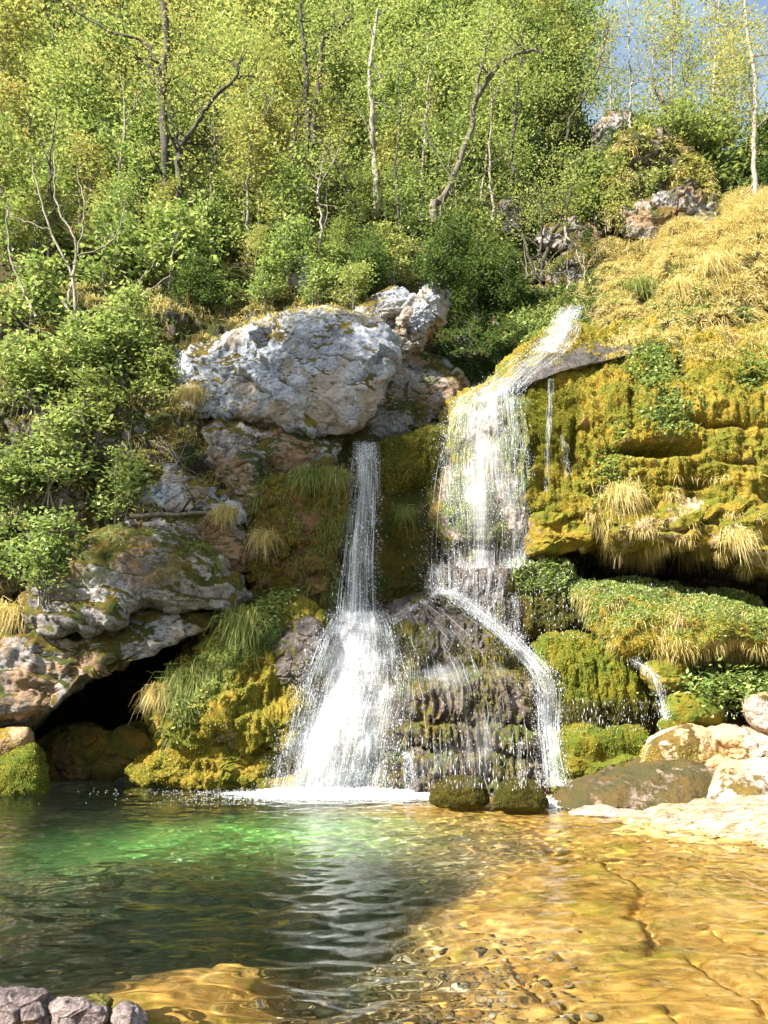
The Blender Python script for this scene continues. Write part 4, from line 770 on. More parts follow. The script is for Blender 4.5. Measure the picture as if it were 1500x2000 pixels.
def wood(py, n, x0, x1, gi, keys, smin, smax):
    for i in range(n):
        px = x0 + (x1 - x0) * (i + .5 + .7 * (r.rand() - .5)) / n; y = py + r.normal() * 14; key = keys[r.randint(len(keys))]; s = smin + (smax - smin) * r.rand()
        lab = ('small ', 'mid sized ', 'tall ')[int(2.999 * (s - smin) / (smax - smin))] + KIND[key] + ' ' + ROWG[gi][1] + ', ' + next(t for x, t in COLP if px < x)
        plant('tree', ('trunk', 'crown'), key, hillat(px, y), s, r.rand() * 6.28, lab, 'tree', ROWG[gi][0])
GG = ['g0', 'g1', 'g2', 'g3', 'b0']
wood(20, 11, -250, 1120, 0, GG + ['y0', 'y1'], 1.0, 1.35)
wood(110, 11, -200, 1140, 1, GG + ['y0', 'y1', 'b1'], 1.0, 1.3)
wood(200, 11, -200, 1120, 1, GG + ['y1', 'y0', 'b1'], .95, 1.25)
wood(290, 10, -180, 1130, 2, GG + ['y0'], .85, 1.15)
wood(380, 7, -200, 1100, 2, GG, .75, 1.0)
wood(440, 6, -150, 900, 3, ['b0', 'b1', 'g1', 'y0'], .55, .8)
wood(330, 5, -150, 1120, 2, ['b0', 'y1', 'g2'], .7, .95)
wood(300, 4, 950, 1150, 2, ['g0', 'b1'], .6, .8)
wood(200, 4, 1030, 1150, 1, ['g1', 'b1'], .6, .8)
KIND.update(t0='pale stemmed light sapling', t1='pale stemmed yellow sapling', t2='pale stemmed green sapling')
PARTS_S = 1
wood(540, 10, -60, 800, 3, ['t0', 't1', 't2'], .6, 1.0)
wood(480, 9, 0, 1050, 3, ['t0', 't1', 't2'], .7, 1.1)
wood(400, 8, 100, 1150, 2, ['t0', 't1', 't2'], .9, 1.3)
# named trees of the picture
def hero(label, bark, leaf, paths, Y, clumps, nl=46, ls=.12, rad=.42, seed=0, cat='tree'):
    Y = Y - .9; paths = [([(p_[0][0][0], p_[0][0][1] + 34)] + list(p_[0]), p_[1] * 1.15, p_[2]) if i_ == 0 or p_[0][0][1] > 240 else (p_[0], p_[1] * 1.15, p_[2]) for i_, p_ in enumerate(paths)]
    r = rs(900 + seed); base = P(paths[0][0][0][0], paths[0][0][0][1], Y); e = empty('tree', base, label, cat); V, Fq, o = [], [], 0; ends = []
    for pts, r0, r1 in paths:
        q = smooth_line(np.array(pts, float), 26); w = P(q[:, 0], q[:, 1], Y + .5 * np.cumsum(r.normal(size=26) * .12)); w += .03 * r.normal(size=w.shape)
        v, f, _ = tube(w, np.linspace(r0, r1, 26), 8); V.append(v); Fq.append(f + o); o += len(v)
        for j in range(8, 26, 2):
            b, br = limb(r, w[j], r.normal(size=3) + np.array([0, 0, .4]), .8 + 1.3 * r.rand(), r1 * .6 + .008, .005, 6, .35, .05); v, f, _ = tube(b, br, 4); V.append(v); Fq.append(f + o); o += len(v); ends.append(b[3:])
    obj('trunk', mesh('trunk', np.concatenate(V), np.concatenate(Fq), M[bark]), e)
    cs = [spray_pts(r, c, rad * .8, nl // 2, .35) for E_ in ends for c in E_ if r.rand() < .55]
    for (x, y, w_, h_, n_) in clumps:
        for _ in range(n_):
            c = P(x + w_ * r.normal() * .5, y + h_ * r.normal() * .5, Y + r.normal() * .8); cs.append(spray_pts(r, c, rad, nl, .3))
    lv, lf, lr = leaves(np.concatenate(cs), ls, .5, seed); obj('crown', mesh('crown', lv, lf, M[leaf], smooth=False, rnd=lr), e)
hero('tall straight tree with thick almost black trunk, tallest above the boulder', 'barkd', 'leafy', [([(345,450),(330,390),(322,300),(316,200),(322,100),(320,-60)], .19, .13), ([(313,165),(290,130),(262,108)], .07, .03), ([(316,160),(290,90),(210,60),(150,20),(110,-20)], .06, .02)], 25.5, [(330,60,160,120,26), (180,60,160,90,16), (430,240,120,100,12)], seed=1)
hero('forked dark tree just beside the tallest black trunk', 'barkd', 'leaf', [([(354,450),(350,380),(350,300),(352,285)], .15, .12), ([(352,290),(385,240),(420,190),(462,150),(455,115)], .10, .04), ([(350,285),(338,230),(330,190)], .08, .03), ([(462,150),(500,148)], .04, .015)], 25.0, [(440,110,140,80,12)], seed=2)
hero('pair of black stems rising together in the middle of the wood', 'barkd', 'leaf', [([(600,250),(598,170),(594,90),(585,10)], .13, .06), ([(612,250),(625,140),(630,80),(655,60),(690,35)], .12, .04)], 27.5, [(640,40,200,80,20)], seed=3)
hero('straight pale barked tree in the middle of the wood', 'barkp', 'leaf', [([(735,385),(730,300),(726,220),(722,120),(740,20)], .14, .06)], 26.5, [(740,60,160,90,16)], seed=4)
hero('crooked tree leaning out over the slot with bare black arms', 'barkm', 'leaf', [([(848,400),(870,380),(900,310),(922,250),(925,210),(945,165),(990,115),(1030,100),(1060,105)], .15, .05), ([(925,215),(945,110),(960,60)], .07, .03), ([(940,175),(970,120)], .05, .02)], 26.0, [(980,60,180,70,16), (880,130,120,80,9)], seed=5)
hero('thin stem with drooping boughs above the knobbly ledge rocks', 'barkp', 'leafb', [([(822,400),(826,300),(832,230),(838,150),(835,60)], .07, .03)], 27.0, [(830,100,110,90,10)], seed=6)
hero('dark slanting stem crossing the green crowns near the gap of sky', 'barkd', 'leaf', [([(1110,240),(1140,190),(1165,140),(1180,90),(1190,40)], .06, .02), ([(1000,330),(1005,230),(1018,120),(1020,60)], .09, .03)], 28.5, [(1110,90,110,90,16), (1150,180,70,50,6)], seed=7)
for _k, (_lab, _pts, _Y, _lf) in enumerate([('thin brown stem slanting up beyond the forked tree', [(418,440),(412,360),(420,270),(415,190)], 25.5, 'leaf'),
  ('slim pale stem standing between forked tree and twin stems', [(486,470),(482,380),(490,280),(484,170)], 25.2, 'leafb'), ('thin dark stem leaning towards the twin black stems', [(560,470),(556,380),(572,300),(588,200),(600,140)], 25.8, 'leafy'),
  ('pale crooked pole right above the huge boulder', [(622,520),(628,440),(622,370),(632,300)], 24.5, 'leafb'), ('dark stem bowed over the middle of the boulder brow', [(700,440),(680,370),(655,320),(640,300)], 25.5, 'leaf'),
  ('grey stem rising just past the straight pale tree', [(778,420),(772,330),(782,220),(778,120)], 26.2, 'leaf'), ('short twisted stem at the rim of the slot', [(868,470),(862,410),(880,350),(872,300)], 25.6, 'leafb'),
  ('upright stem behind the crooked leaning tree', [(962,400),(955,310),(960,200),(950,120)], 28, 'leaf'), ('slender tree by the layered shrubs with pale peeling stem', [(96,520),(104,420),(98,320),(110,220)], 24, 'leafb'),
  ('dark tilted stem among the top edge crowns', [(240,420),(232,330),(244,240),(236,150)], 25.8, 'leafy')]):
    hero(_lab, ('barkm','barkp','barkd','barkp','barkd','barkd')[_k % 6], _lf, [(_pts, .06, .02), ([_pts[2], (_pts[2][0] + (30 if _k % 2 else -34), _pts[2][1] - 60), (_pts[2][0] + (52 if _k % 2 else -50), _pts[2][1] - 110)], .03, .01)], _Y, [(_pts[-1][0], _pts[-1][1], 70, 60, 4)], nl=30, ls=.13, seed=20 + _k)
hero('thin bare white stem standing before the open sky', 'barkp', 'leafy', [([(1230,225),(1232,160),(1228,60),(1225,-20)], .05, .02), ([(1232,170),(1262,110),(1290,60)], .03, .01)], 29.0, [(1190,40,70,60,7), (1235,30,60,50,3)], nl=26, seed=8)
hero('golden leaved tree filling the top corner beside the sky', 'barkp', 'leafy', [([(1480,420),(1470,300),(1476,180),(1460,60),(1450,-40)], .10, .05)], 27.0, [(1470,70,90,110,30), (1440,200,70,60,10), (1420,120,50,60,7)], nl=40, seed=9)
hero('mossy twisted stem among the skyline trees right of the crag', 'barkm', 'leaf', [([(1315,280),(1300,225),(1292,190),(1270,150)], .12, .05), ([(1300,225),(1330,200),(1345,120)], .06, .02)], 28.5, [(1310,170,60,50,6), (1350,230,70,50,7)], nl=34, seed=10)
hero('broad bushy dark green tree spreading over the slot', 'barkd', 'leaf', [([(1060,520),(1075,470),(1100,420),(1120,360)], .09, .04), ([(1050,520),(1060,440),(1050,380)], .06, .03), ([(1040,520),(1010,440),(990,400)], .06, .03)], 25.8, [(1100,360,160,70,34), (1180,400,80,50,10), (1010,400,90,50,9), (1080,310,120,30,9)], nl=44, ls=.09, rad=.35, seed=11)
hero('bleached bare branch twisting down over grey rock', 'barkp', 'leafb', [([(1105,445),(1106,465),(1125,480),(1138,500),(1142,545)], .045, .015), ([(1110,530),(1085,535),(1045,528),(1025,545)], .025, .01)], 25.2, [(1040,300,2,2,1)], nl=2, seed=12, cat='branch')
r = rs(31)
for i, (px, py, key, s) in enumerate([(1205,330,'s0',.8),(1270,290,'s1',.9),(1300,420,'s0',1.25),(1345,330,'s1',1.0),(1375,400,'s2',1.25),(1410,405,'s1',.9),(1450,400,'s0',1.1),(1500,400,'s1',.9),(1550,390,'s2',1.2),(1400,400,'s1',.6),(1240,420,'s1',.7)]):
    plant('tree', ('trunk', 'crown'), key, P(px, py, 29.5 + r.rand()), s, r.rand() * 6, ('thinnest','slim','straight','leaning','leafier','short','tall','bare topped','golden','yellowing','small')[i] + ' sparse leaved tree on the skyline ' + ('beside the white crag','above the white crag','over the brown crag','just past the brown crag','before the sky gap','by the grass crest','behind the grass crest','at the picture edge','beyond the picture edge','low at the crest','at the brown crag foot')[i], 'tree', 'sparse trees on the skyline')
for i, (px, py, s) in enumerate([(1420,410,1.5),(1470,395,1.6),(1400,330,1.3),(1500,350,1.4),(1550,360,1.5),(1340,300,1.0),(1270,290,.9),(1200,330,.9),(1230,480,.9)]):
    plant('shrub', ('stems', 'foliage'), ('sh2', 'dk0')[i % 2], P(px, py, 28.5 + (.5 * i) % 1), s, r.rand() * 6, 'green shrub behind the dry grass crest, ' + ('where the crest starts','under the golden corner tree','next to the brown crag','high behind the crest','at the picture edge','on the brown crag','on the white crag shoulder','before the white crag','at the foot of the bluish wall')[i], 'shrub', 'shrubs along the skyline')
# shrubs: (px, py of root, Y or None for rock surface, proto, scale, label)
SH = [(60,640,None,'sh0',1.25,'yellow green shrub high on the cliff under tangled bare stems'),(140,760,None,'sh1',1.2,'big layered bright shrub in the middle of the cliff greenery'),(250,700,None,'sh0',1.1,'leafy shrub reaching towards the pale boulder'),
 (20,800,None,'sh1',1.2,'bright shrub at the picture edge below the layered one'),(300,790,None,'sh2',1.0,'green fan shaped shrub directly beside the lower corner of the boulder'),(120,960,None,'sh0',1.1,'silvery green shrub over the shaded cliff, above the layered overhang'),
 (225,1010,None,'sh1',.95,'pale leafed shrub drooping beside the old log'),(40,1000,None,'sh2',1.0,'grey green shrub at the picture edge above the layered overhang'),(80,1150,None,'sh0',.95,'sunlit drooping shrub hanging in front of the layered overhang'),(190,860,None,'sh2',1.0,'mid green shrub between bright and silvery shrubs'),
 (0,1130,None,'sh1',.8,'small pale shrub at the picture edge beside the layered overhang'),(330,560,None,'sh0',1.25,'golden green shrub on the ledge left of the boulder brow'),(200,560,None,'sh1',1.2,'bright shrub behind the golden green shrub'),(60,500,None,'sh0',1.3,'tall bright shrub below the wood at the picture edge'),
 (400,520,None,'sh1',1.1,'sunlit shrub with yellow sprays above the boulder end'),(480,500,None,'sh2',1.0,'green sapling shrub above the boulder brow'),(570,540,None,'sh0',.8,'yellowish shrub over the middle of the boulder brow'),(650,560,None,'sh2',.8,'low green shrub near the boulder brow end'),
 (715,560,None,'dk0',1.0,'dark leafy shrub just above the knobbly ledge rocks'),(770,540,None,'sh2',.8,'shrub over the knobbly ledge rocks'),(960,530,None,'sh0',1.0,'bright green bush lit by sun in the dark slot'),(870,560,None,'dk1',1.1,'dark bush behind the white knobbly rock'),
 (930,600,None,'dk0',1.2,'dark bush filling the back of the slot'),(1000,600,None,'dk1',1.0,'dark shrub under the bleached branch'),(900,500,None,'sh2',1.1,'green shrub on the rim of the slot'),(820,460,None,'sh0',.9,'yellow green shrub on the rim beside the leaning tree'),
 (440,610,None,'sh2',.7,'low leafy shrub spilling over the boulder end'),(530,590,None,'sh0',.6,'low sunlit shrub on the boulder brow'),(610,585,None,'sh1',.6,'small layered shrub on the highest point of the boulder'),(690,590,None,'sh2',.55,'small green shrub where boulder meets knobbly rocks'),
 (500,560,None,'t1',.35,'tiny yellow sapling on the bank over the boulder'),(640,545,None,'t2',.35,'tiny green sapling on the bank over the boulder'),(380,600,None,'dk0',.8,'dark shrub in the shade at the hidden end of the boulder'),(1320,300,28,'sh2',.9,'shrub crowning the brown crag'),(1250,400,27.5,'sh0',.9,'shrub half hiding the brown crag'),(1190,420,27.5,'sh2',1.2,'big shrub covering the near flank of the brown crag'),
 (530,1260,None,'dk0',.35,'small plant rooted on the golden buttress shoulder')]
r = rs(41)
for px, py, Y, key, s, lab in SH:
    loc = P(px, py, (zb(px, py) if Y is None else Y) + .1); plant('shrub', ('stems', 'foliage'), key, loc, s * (.88 if py > 600 else 1.1), r.rand() * 6.28, lab, 'shrub')
# bare tangled stems at the left
for k, (lab, paths) in enumerate([('tangle of thin bare sunlit stems before the wood, near the picture edge', [([(150,640),(140,540),(100,450),(75,370),(60,300)],.05,.015),([(140,540),(165,420),(150,330)],.04,.01),([(100,450),(40,430),(10,420)],.03,.01)]),
      ('slender forking sunlit shoots before the wood, beside the tangle', [([(130,600),(150,480),(110,400),(105,300)],.05,.015),([(150,500),(220,470),(250,380)],.035,.01),([(70,620),(20,500),(15,400)],.045,.015)]),
      ('long pale bough arching across the cliff shrubs', [([(120,590),(180,640),(260,590),(330,540)],.04,.015),([(195,675),(190,640),(150,600)],.05,.02),([(250,600),(262,560),(300,520)],.03,.01)]),
      ('dark bent stems on the shaded cliff under the layered shrub', [([(45,960),(60,860),(70,800),(40,760)],.06,.025),([(165,850),(165,790),(175,740)],.05,.02),([(150,880),(148,800)],.05,.03)]),
      ('pale roots hanging from the ledge near the boulder', [([(240,860),(258,900),(250,840)],.03,.01),([(290,860),(330,880),(345,905)],.02,.008),([(310,850),(340,885),(350,900)],.02,.008)])]):
    q0 = paths[0][0][0]; e = empty('bare_stems', on_rock(q0[0], q0[1], .2), lab, 'stems')
    for pts, a, b in paths:
        q = smooth_line(np.array(pts, float), 22); Y = np.minimum(zb(q[:, 0], q[:, 1]), 21.5) - .6; Y = np.convolve(np.pad(Y, 4, mode='edge'), np.ones(9) / 9, 'valid'); w_ = P(q[:, 0], q[:, 1], Y) + .02 * r.normal(size=(22, 3))
        V, Fq, o_ = [], [], 0
        v_, f_, _ = tube(w_, np.linspace(a, b, 22), 7); V.append(v_); Fq.append(f_); o_ = len(v_)
        for j in range(6, 22, 3):
            bb, br = limb(r, w_[j], r.normal(size=3) + np.array([0, 0, .5]), .35 + .6 * r.rand(), b * .8, .004, 5, .4, .1); v_, f_, _ = tube(bb, br, 4); V.append(v_); Fq.append(f_ + o_); o_ += len(v_)
        obj('stem', mesh('stem', np.concatenate(V), np.concatenate(Fq), M['barkd' if k == 3 else 'barkp']), e)
# trees on the near bank, beyond the picture edge: they shade the middle of the cliff
def shade(px, py, Y, t): p = P(px, py, Y); return p + SUN * t
for k, (px, py, Y, t, s, key) in enumerate([(520,1010,20,17,.62,'g1'),(600,900,20.5,17,.55,'g0'),(700,1060,21,20,.6,'g3'),(430,860,20,16,.5,'g2'),(800,930,21.5,21,.55,'b0'),(640,980,20.3,18,.5,'b1'),(560,1090,20,17,.5,'b0'),(480,960,20,16,.5,'b1'),(740,1040,21,19.5,.5,'b1'),(790,880,21.5,18.5,.5,'g0'),(560,930,20,19,.5,'b0'),(620,1100,20,16,.42,'b1'),(850,1010,21.5,22,.42,'b1'),(800,1080,21,20.5,.42,'g0'),(760,900,22,21,.5,'b0'),(800,1150,19.5,19,.45,'g2'),(380,1120,19,15,.5,'g1')]):
    c = shade(px, py, Y, t); H = (13 + .7 * int(key[1])) * s * .65
    plant('tree', ('trunk', 'crown'), key, (c[0], c[1], c[2] - H), s, k * 1.1, 'tree high on the near bank casting shade over the falls', 'tree', 'trees high on the near bank')

for k, (px, py, t, s, key) in enumerate([(120,1740,13,.42,'b0'),(330,1770,12.5,.42,'b1'),(560,1760,14,.42,'b0'),(30,1800,11,.38,'b1'),(690,1730,15,.36,'b0')]):
    q = Wp(px, py); c = np.array([q[0], q[1], -.5]) + SUN * t; H = 11 * s * .62
    plant('tree', ('trunk', 'crown'), key, (c[0], c[1], c[2] - H), s, k * 1.7, 'bushy tree on the near bank casting shade over the deep pool', 'tree', 'bushy trees on the near bank')
# old log
e = tag(obj('log', mesh('log', *tube(P(np.linspace(255, 428, 16), np.linspace(1008, 1001, 16) + 1.5 * np.sin(np.arange(16)), 18.9), np.linspace(.07, .045, 16), 12)[:2], M['barkm'])), 'old grey log lying level across the shaded cliff', 'log')

# ------------------------------------------------------------------ ground cover, grass, moss
def stuff(name, label, cat, geo, mat):
    v, f, rr = geo; return tag(obj(name, mesh(name, v, f, M[mat], smooth=False, rnd=rr)), label, cat, kind='stuff')
def box(x0, x1, y0, y1, s=20):
    return lambda c, n, px, py: sstep(x0 - s, x0 + s, px) * sstep(x1 + s, x1 - s, px) * sstep(y0 - s, y0 + s, py) * sstep(y1 + s, y1 - s, py)
def patchy(fn, fr=.8, th=0., soft=.25, seed=0.):
    return lambda c, n, px, py: fn(c, n, px, py) * sstep(th - soft, th + soft, fbm(c * fr + seed, 3))
allrock = (np.concatenate([CLIFF[0], HILL[0]]), np.concatenate([CLIFF[1], HILL[1] + len(CLIFF[0])]))
hill_left = lambda c, n, px, py: (py < 640) * (px < 1160) * 1. * np.exp(-np.clip(c[:, 1] - 30, 0, 99) / 12)
p, n_ = sample(HILL, 110000, patchy(hill_left, .5, -.15, .3), 1); g1 = leaves(p + np.array([0, 0, .8]) * rs(1).rand(len(p), 1) ** 1.5 * (.3 + np.clip(.6 + fbm(p * .5, 2), 0, 1.5))[:, None], .14, .6, 1)
stuff('undergrowth', 'leafy undergrowth covering the floor of the wood', 'undergrowth', g1, 'leafd')
p, n_ = sample(HILL, 14000, patchy(lambda c, n, px, py: (py < 640) * (px < 1160) * (py > 400) * 1., .6, .1), 2)
stuff('woodland_grass', 'pale dry grass between the saplings on the wooded slope', 'grass', blades(p, n_, .42, .010, .35, .5, .4, 2), 'straw')
gs = lambda c, n, px, py: (px > 1120) * (py > 380) * sstep(690, 650, py) * (c[:, 1] < 27.) * sstep(1120, 1220, px)
p, n_ = sample(allrock, 110000, patchy(gs, .9, -.35), 3)
stuff('dry_grass', 'long straw coloured grass on the sunny slope above the bulge', 'grass', blades(p, n_, .55, .009, .5, .5, .3, 3), 'straw')
p, n_ = sample(allrock, 26000, patchy(lambda c, n, px, py: gs(c, n, px, py) * sstep(500, 560, py + 0 * px), .8, .1, .15, 5), 4)
stuff('ground_plants', 'low green plants on the sunny slope beside the short cascade', 'plants', leaves(p + n_ * .06, .09, .8, 4), 'leafb')
p, n_ = sample(allrock, 16000, box(860, 1130, 575, 760, 15), 5)
stuff('slot_plants', 'dark leafy plants carpeting the bank beside the short cascade', 'plants', leaves(p + n_ * (.05 + .2 * rs(5).rand(len(p), 1)), .14, .6, 5), 'leafd')
p, n_ = sample(allrock, 9000, patchy(box(1000, 1130, 570, 680, 12), 1.1, 0), 55)
stuff('slot_plants', 'bright green leafy clump at the head of the short cascade', 'plants', leaves(p + n_ * (.1 + .2 * rs(5).rand(len(p), 1)), .13, .6, 5), 'leafb')
p, n_ = sample(CLIFF, 22000, patchy(lambda c, n, px, py: (px < 640) * (py > 560) * (py < 1100) * (.3 + np.clip(n[:, 2], 0, 1)), .9, .05), 6)
stuff('cliff_plants', 'small plants and ferns on ledges of the shaded cliff', 'plants', leaves(p + n_ * .08 * rs(6).rand(len(p), 1) * 2, .09, .7, 6), 'leafd')
p, n_ = sample(CLIFF, 30000, patchy(lambda c, n, px, py: (px < 680) * (py > 560) * (py < 1150) * (.25 + np.clip(n[:, 2], 0, 1)), 1.2, .1, .15, 7), 7)
stuff('cliff_grass', 'brownish grass hanging from ledges of the shaded cliff', 'grass', blades(p, n_, .40, .007, .9, .45, .1, 7), 'straw')
def moss(key, n, L, mat, cond=None, w=.008, droop=.5, seed=0, up=.0, name='moss'):
    vf_ = BOD[B[key].name]; vv, ff = vf_
    cf = (lambda c, n_, px, py: facing(c, n_) * (cond(c, n_, px, py) if cond else 1.))
    p, nn = sample(vf_, n, cf, seed); v, f, rr = blades(p, nn, L, w, droop, .5, up, seed)
    o = obj(name, mesh(name, v, f, M[mat], smooth=False, rnd=rr), B[key]); o['kind'] = 'stuff'
def cover(key, n, size, mat, cond, seed=0, lift=.15, name='leafy_plants'):
    vf_ = BOD[B[key].name]; p, nn = sample(vf_, n, lambda c, n_, px, py: facing(c, n_) * cond(c, n_, px, py), seed)
    v, f, rr = leaves(p + (nn * .6 + np.array([0, 0, .5])) * lift * rs(seed).rand(len(p), 1), size, .6, seed)
    o = obj(name, mesh(name, v, f, M[mat], smooth=False, rnd=rr), B[key]); o['kind'] = 'stuff'
moss('bulge', 150000, .055, 'mossb', patchy(box(1010, 1900, 640, 1100), .55, -.35, .3), seed=1)
moss('bulge', 30000, .05, 'mossg', patchy(box(1020, 1130, 760, 900, 12), .8, -.6), seed=2)
moss('bulge', 40000, .05, 'mossg', patchy(box(1010, 1900, 650, 1100), .45, .1, .2, 9), seed=34)
moss('bulge', 5500, .34, 'straw', patchy(box(1150, 1900, 930, 1080, 15), 1.3, .3, .12, 3), w=.006, droop=1.0, seed=3, name='hanging_grass')
moss('bulge', 12000, .35, 'straw', patchy(box(1180, 1900, 640, 700, 10), .9, .0, .2, 8), w=.006, droop=.8, seed=33, name='hanging_grass')
cover('bulge', 4200, .12, 'leafb', lambda c, n, px, py: np.exp(-((px - 1310) ** 2 + (py - 810) ** 2) / 1100) + np.exp(-((px - 1275) ** 2 + (py - 720) ** 2) / 900) + .5 * np.exp(-((px - 1200) ** 2 + (py - 940) ** 2) / 1600) + .4 * np.exp(-((px - 1210) ** 2 + (py - 845) ** 2) / 150) + .5 * np.exp(-((px - 1470) ** 2 + (py - 735) ** 2) / 500), 4, .3)
moss('nose', 5000, .24, 'straw', patchy(box(1180, 1900, 960, 1130, 10), 1.5, .25, .1, 2), w=.006, droop=.9, seed=5, name='hanging_grass')
moss('nose', 16000, .05, 'mossb', patchy(box(1180, 1900, 960, 1130, 10), .9, .0, .2, 4), seed=6)
moss('block', 40000, .05, 'mossb', seed=7)
moss('block', 20000, .24, 'grassg', lambda c, n, px, py: .15 + sstep(.1, .6, n[:, 2]) + .5 * sstep(1230, 1150, py), w=.006, droop=.8, seed=8, up=.3, name='grass')
moss('block', 9000, .26, 'straw', patchy(box(1120, 1700, 1150, 1270), 1.2, .1, .2), w=.006, droop=1.0, seed=9, name='dry_grass')
cover('block', 34000, .10, 'leafb', lambda c, n, px, py: sstep(.15, .6, n[:, 2]) + .25 * sstep(1225, 1150, py) + .8 * sstep(1350, 1480, px) * (py < 1250), 5, .16)
moss('buttress', 60000, .05, 'mossb', patchy(box(380, 660, 1180, 1480), .8, -.3), seed=10)
moss('buttress', 12000, .20, 'grassg', lambda c, n, px, py: np.exp(-((py - (1410 - (px - 300) * .95)) / 42.) ** 2) * sstep(310, 350, px) * sstep(580, 520, px), w=.006, droop=.8, seed=11, up=.4, name='grass')
cover('buttress', 5200, .10, 'leafb', lambda c, n, px, py: np.exp(-((py - (1420 - (px - 300) * .9)) / 40.) ** 2) * sstep(330, 360, px) * sstep(600, 520, px), 6, .3)
moss('pillar', 14000, .055, 'mossb', patchy(box(480, 680, 900, 1240), .8, -.1), seed=12)
moss('pillar', 3000, .30, 'grassg', patchy(box(480, 680, 920, 1180), 1.1, .15, .1), w=.006, droop=.9, seed=13, name='hanging_grass')
moss('ledge', 26000, .05, 'mossb', patchy(box(240, 640, 1440, 1560), .9, -.2), seed=14)
moss('moss_boulder', 16000, .05, 'mossg', seed=15)
moss('slot', 16000, .07, 'mossg', seed=16, droop=.9); moss('shoulder', 14000, .06, 'mossd', seed=17, droop=.8)
cover('shoulder', 3200, .12, 'leafb', lambda c, n, px, py: np.exp(-((px - 1060) ** 2 / 2500 + (py - 1130) ** 2 / 700)), 7, .25)
moss('mound', 36000, .05, 'mossg', patchy(box(1040, 1300, 1240, 1400), .9, -.3), seed=18)
moss('mound', 12000, .10, 'mossd', box(1100, 1300, 1370, 1425, 8), droop=1.1, seed=19, name='drip_fringe')
moss('lowledge', 22000, .05, 'mossg', seed=20)
moss('pale1', 7000, .045, 'mossb', lambda c, n, px, py: sstep(1450, 1475, py) * 1., seed=22)
moss('stone0', 9000, .035, 'mossd', lambda c, n, px, py: (py < 1568) * 1., seed=23, w=.005); moss('stone1', 9000, .035, 'mossd', lambda c, n, px, py: (py < 1575) * 1., seed=24, w=.005)
moss('dome', 26000, .06, 'mossd', patchy(box(740, 1080, 1260, 1540), .9, -.05, .12), droop=1.1, seed=25)
moss('dome', 14000, .05, 'mossb', patchy(box(740, 1080, 1290, 1540), 1.3, .15, .08), droop=1.0, seed=26)
for _k in range(3): moss('ledge_%d' % _k, 3500, .05, 'mossd', patchy(box(730, 1090, 1300, 1560), 1.2, .05, .1, _k), droop=1.1, seed=91 + _k); moss('ledge_%d' % _k, 2200, .05, 'mossg', lambda c, n, px, py: sstep(.3, .8, n[:, 2]), seed=95 + _k)
moss('layer', 5000, .34, 'grassg', patchy(box(60, 480, 1040, 1120), 1.0, .1), w=.006, droop=.7, seed=27, name='hanging_grass')
moss('crag2', 3500, .4, 'straw', patchy(box(1180, 1400, 270, 480), 1.2, .25, .1), w=.012, droop=.7, seed=77, name='hanging_grass')
cover('crag2', 5000, .16, 'leafy', patchy(box(1180, 1400, 270, 420), .8, .1, seed=5), 78, .5)
moss('boulder', 3000, .22, 'straw', lambda c, n, px, py: sstep(645, 615, py) * (px < 720), w=.006, droop=.9, seed=28, name='hanging_grass')
p, n_ = sample((np.concatenate([BOD[B['cornerblock'].name][0], CLIFF[0]]), np.concatenate([BOD[B['cornerblock'].name][1], CLIFF[1] + len(BOD[B['cornerblock'].name][0])])), 9000, box(1400, 1560, 1310, 1370, 14), 31)
q_ = P(1440 + 55 * rs(3).normal(size=5000), 1345 + 20 * rs(4).normal(size=5000), 17.4 + .3 * rs(5).normal(size=5000))
tag(obj('leafy_plant', mesh('leafy_plant', *leaves(q_, .12, .5, 31)[:2], M['leafb'], smooth=False, rnd=leaves(q_, .12, .5, 31)[2])), 'bright leafy plant clump growing in the shaded hollow above tan boulder', 'plant')
# grass cushions hanging on the right bulge
r = rs(61)
for k, (px, py, s, lab) in enumerate([(1215,965,.9,'largest shaggy straw tussock hanging under the bright ledge'),(1440,1050,.7,'straw tussock at the lower rim of the bright overhang'),(1250,560,1.0,'green sedge tussock on the slope above the bulge'),(1330,560,1.0,'straw tussock with long hanging blades on the sunny slope'),(1400,520,1.2,'tall dry tussock on the crest of the sunny slope'),(600,930,.8,'grey green tussock hanging on the shaded rock by the plunge'),(655,930,.7,'dark green sedge tussock beside the plunging column'),(440,1000,.6,'small brown tussock hanging over the log end'),(515,1050,.7,'brown tussock hanging in a crack of shaded rock'),(375,770,.8,'golden tussock at the lower corner of the pale boulder'),(790,1000,.6,'bright green fern tuft in the dark slot'),(480,1210,1.0,'bright green grass tussock on the buttress crest'),(365,1325,1.0,'green grass tussock over the tan boulder at the cave'),(20,1200,1.0,'tan grass tussock at the picture edge beside the layered overhang'),(310,1350,.6,'thin tuft on the rim of the cave')]):
    c = on_rock(px, py, .05, True); m_ = 700; q = c + r.normal(size=(m_, 3)) * np.array([.22, .08, .12]) * s
    nn = np.tile(np.array([0, -1., .3]), (m_, 1)) + .4 * r.normal(size=(m_, 3)); nn /= np.linalg.norm(nn, axis=1)[:, None]
    v, f, rr = blades(q, nn, .62 * s, .007, .9, .45, .3, k)
    tag(obj('grass_tussock', mesh('grass_tussock', v, f, M['grassg' if k in (2, 5, 6, 10, 11, 12) else 'straw'], smooth=False, rnd=rr)), lab, 'tussock', 'grass tussocks on the rocks')
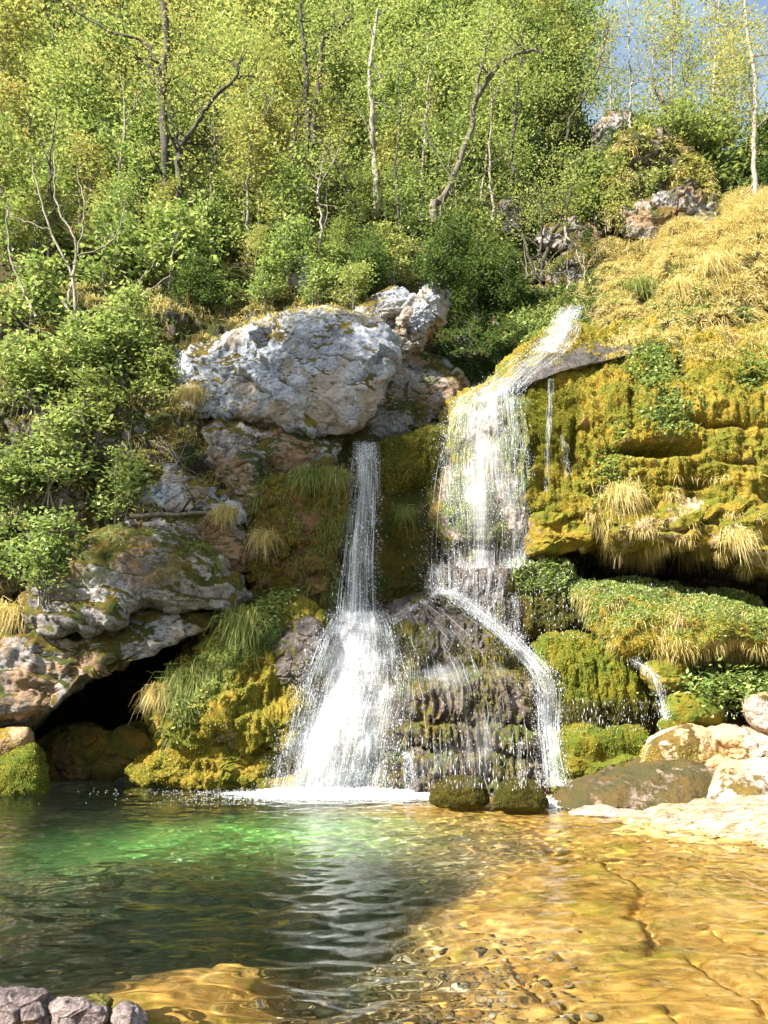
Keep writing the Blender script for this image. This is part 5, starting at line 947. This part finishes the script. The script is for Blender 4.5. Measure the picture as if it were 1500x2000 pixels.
# pebbles on the pool bed
M['peb'] = leafmat('pebbles', [(.08, .06, .03), (.20, .13, .06), (.34, .24, .12), (.46, .38, .26)], trans=0., gloss=.02)
r = rs(71); k_ = 1100; px = 820 + 130 * r.normal(size=k_); py = 1930 + 60 * r.normal(size=k_); xy = Wp(px, py); xy = xy * 1.05
z_ = bed_fn(xy[:, 0], xy[:, 1]); s = .014 * np.exp(.5 * r.normal(size=k_)); ico = OCT
u_, v_ = np.meshgrid(np.arange(8) / 8 * 2 * pi, np.linspace(.2, pi - .2, 5)); sp = np.stack([np.cos(u_) * np.sin(v_), np.sin(u_) * np.sin(v_), np.cos(v_) * .5], -1).reshape(-1, 3)
V = (np.stack([xy[:, 0], xy[:, 1], z_ + .1], -1)[:, None] * 0 + np.stack([xy[:, 0], xy[:, 1], z_ + .04], -1)[:, None] + sp[None] * s[:, None, None] * (1 + .5 * r.rand(k_, 1, 3))).reshape(-1, 3)
Fq = (np.arange(k_)[:, None, None] * 40 + gridf(8, 5, True)[None]).reshape(-1, 4)
ob = tag(obj('pebbles', mesh('pebbles', V, Fq, M['peb'], rnd=np.repeat(r.rand(k_), 40))), 'rounded pebbles lying on the pool bed', 'pebbles', kind='stuff'); ob.cycles.is_caustics_receiver = True

# fallen leaves on the shelf and the shore stones
p, n_ = sample(BED, 420, lambda c, n, px, py: (px > 500) * (px < 1550) * (py > 1560) * (py < 2050) * (c[:, 2] > -.8) * (.3 + sstep(-.1, .05, c[:, 2])) * 1., 90)
g_ = leaves(p + np.array([0, 0, .02]), .07, .25, 90, .6)
ob = stuff('fallen_leaves', 'scattered brown fallen leaves on the shelf and its shore', 'fallen leaves', g_, 'leafy'); ob.cycles.is_caustics_receiver = True
# ------------------------------------------------------------------ origins at the base of each thing
def settle():
    done = set()
    for o in list(scene.objects):
        if o.type != 'MESH' or o.parent is not None or o.data.users > 1 or o.data.name in done or o.get('kind') == 'structure': continue
        m = o.data; n = len(m.vertices); a = np.empty(n * 3, np.float32); m.vertices.foreach_get('co', a); a = a.reshape(-1, 3)
        c = np.array([(a[:, 0].min() + a[:, 0].max()) / 2, (a[:, 1].min() + a[:, 1].max()) / 2, a[:, 2].min()], np.float32)
        m.vertices.foreach_set('co', (a - c).ravel()); o.location = c.tolist(); m.update()
        for ch in o.children: ch.matrix_parent_inverse = mathutils.Matrix.Translation((-c).tolist())
        done.add(m.name)
settle(); keyclean()
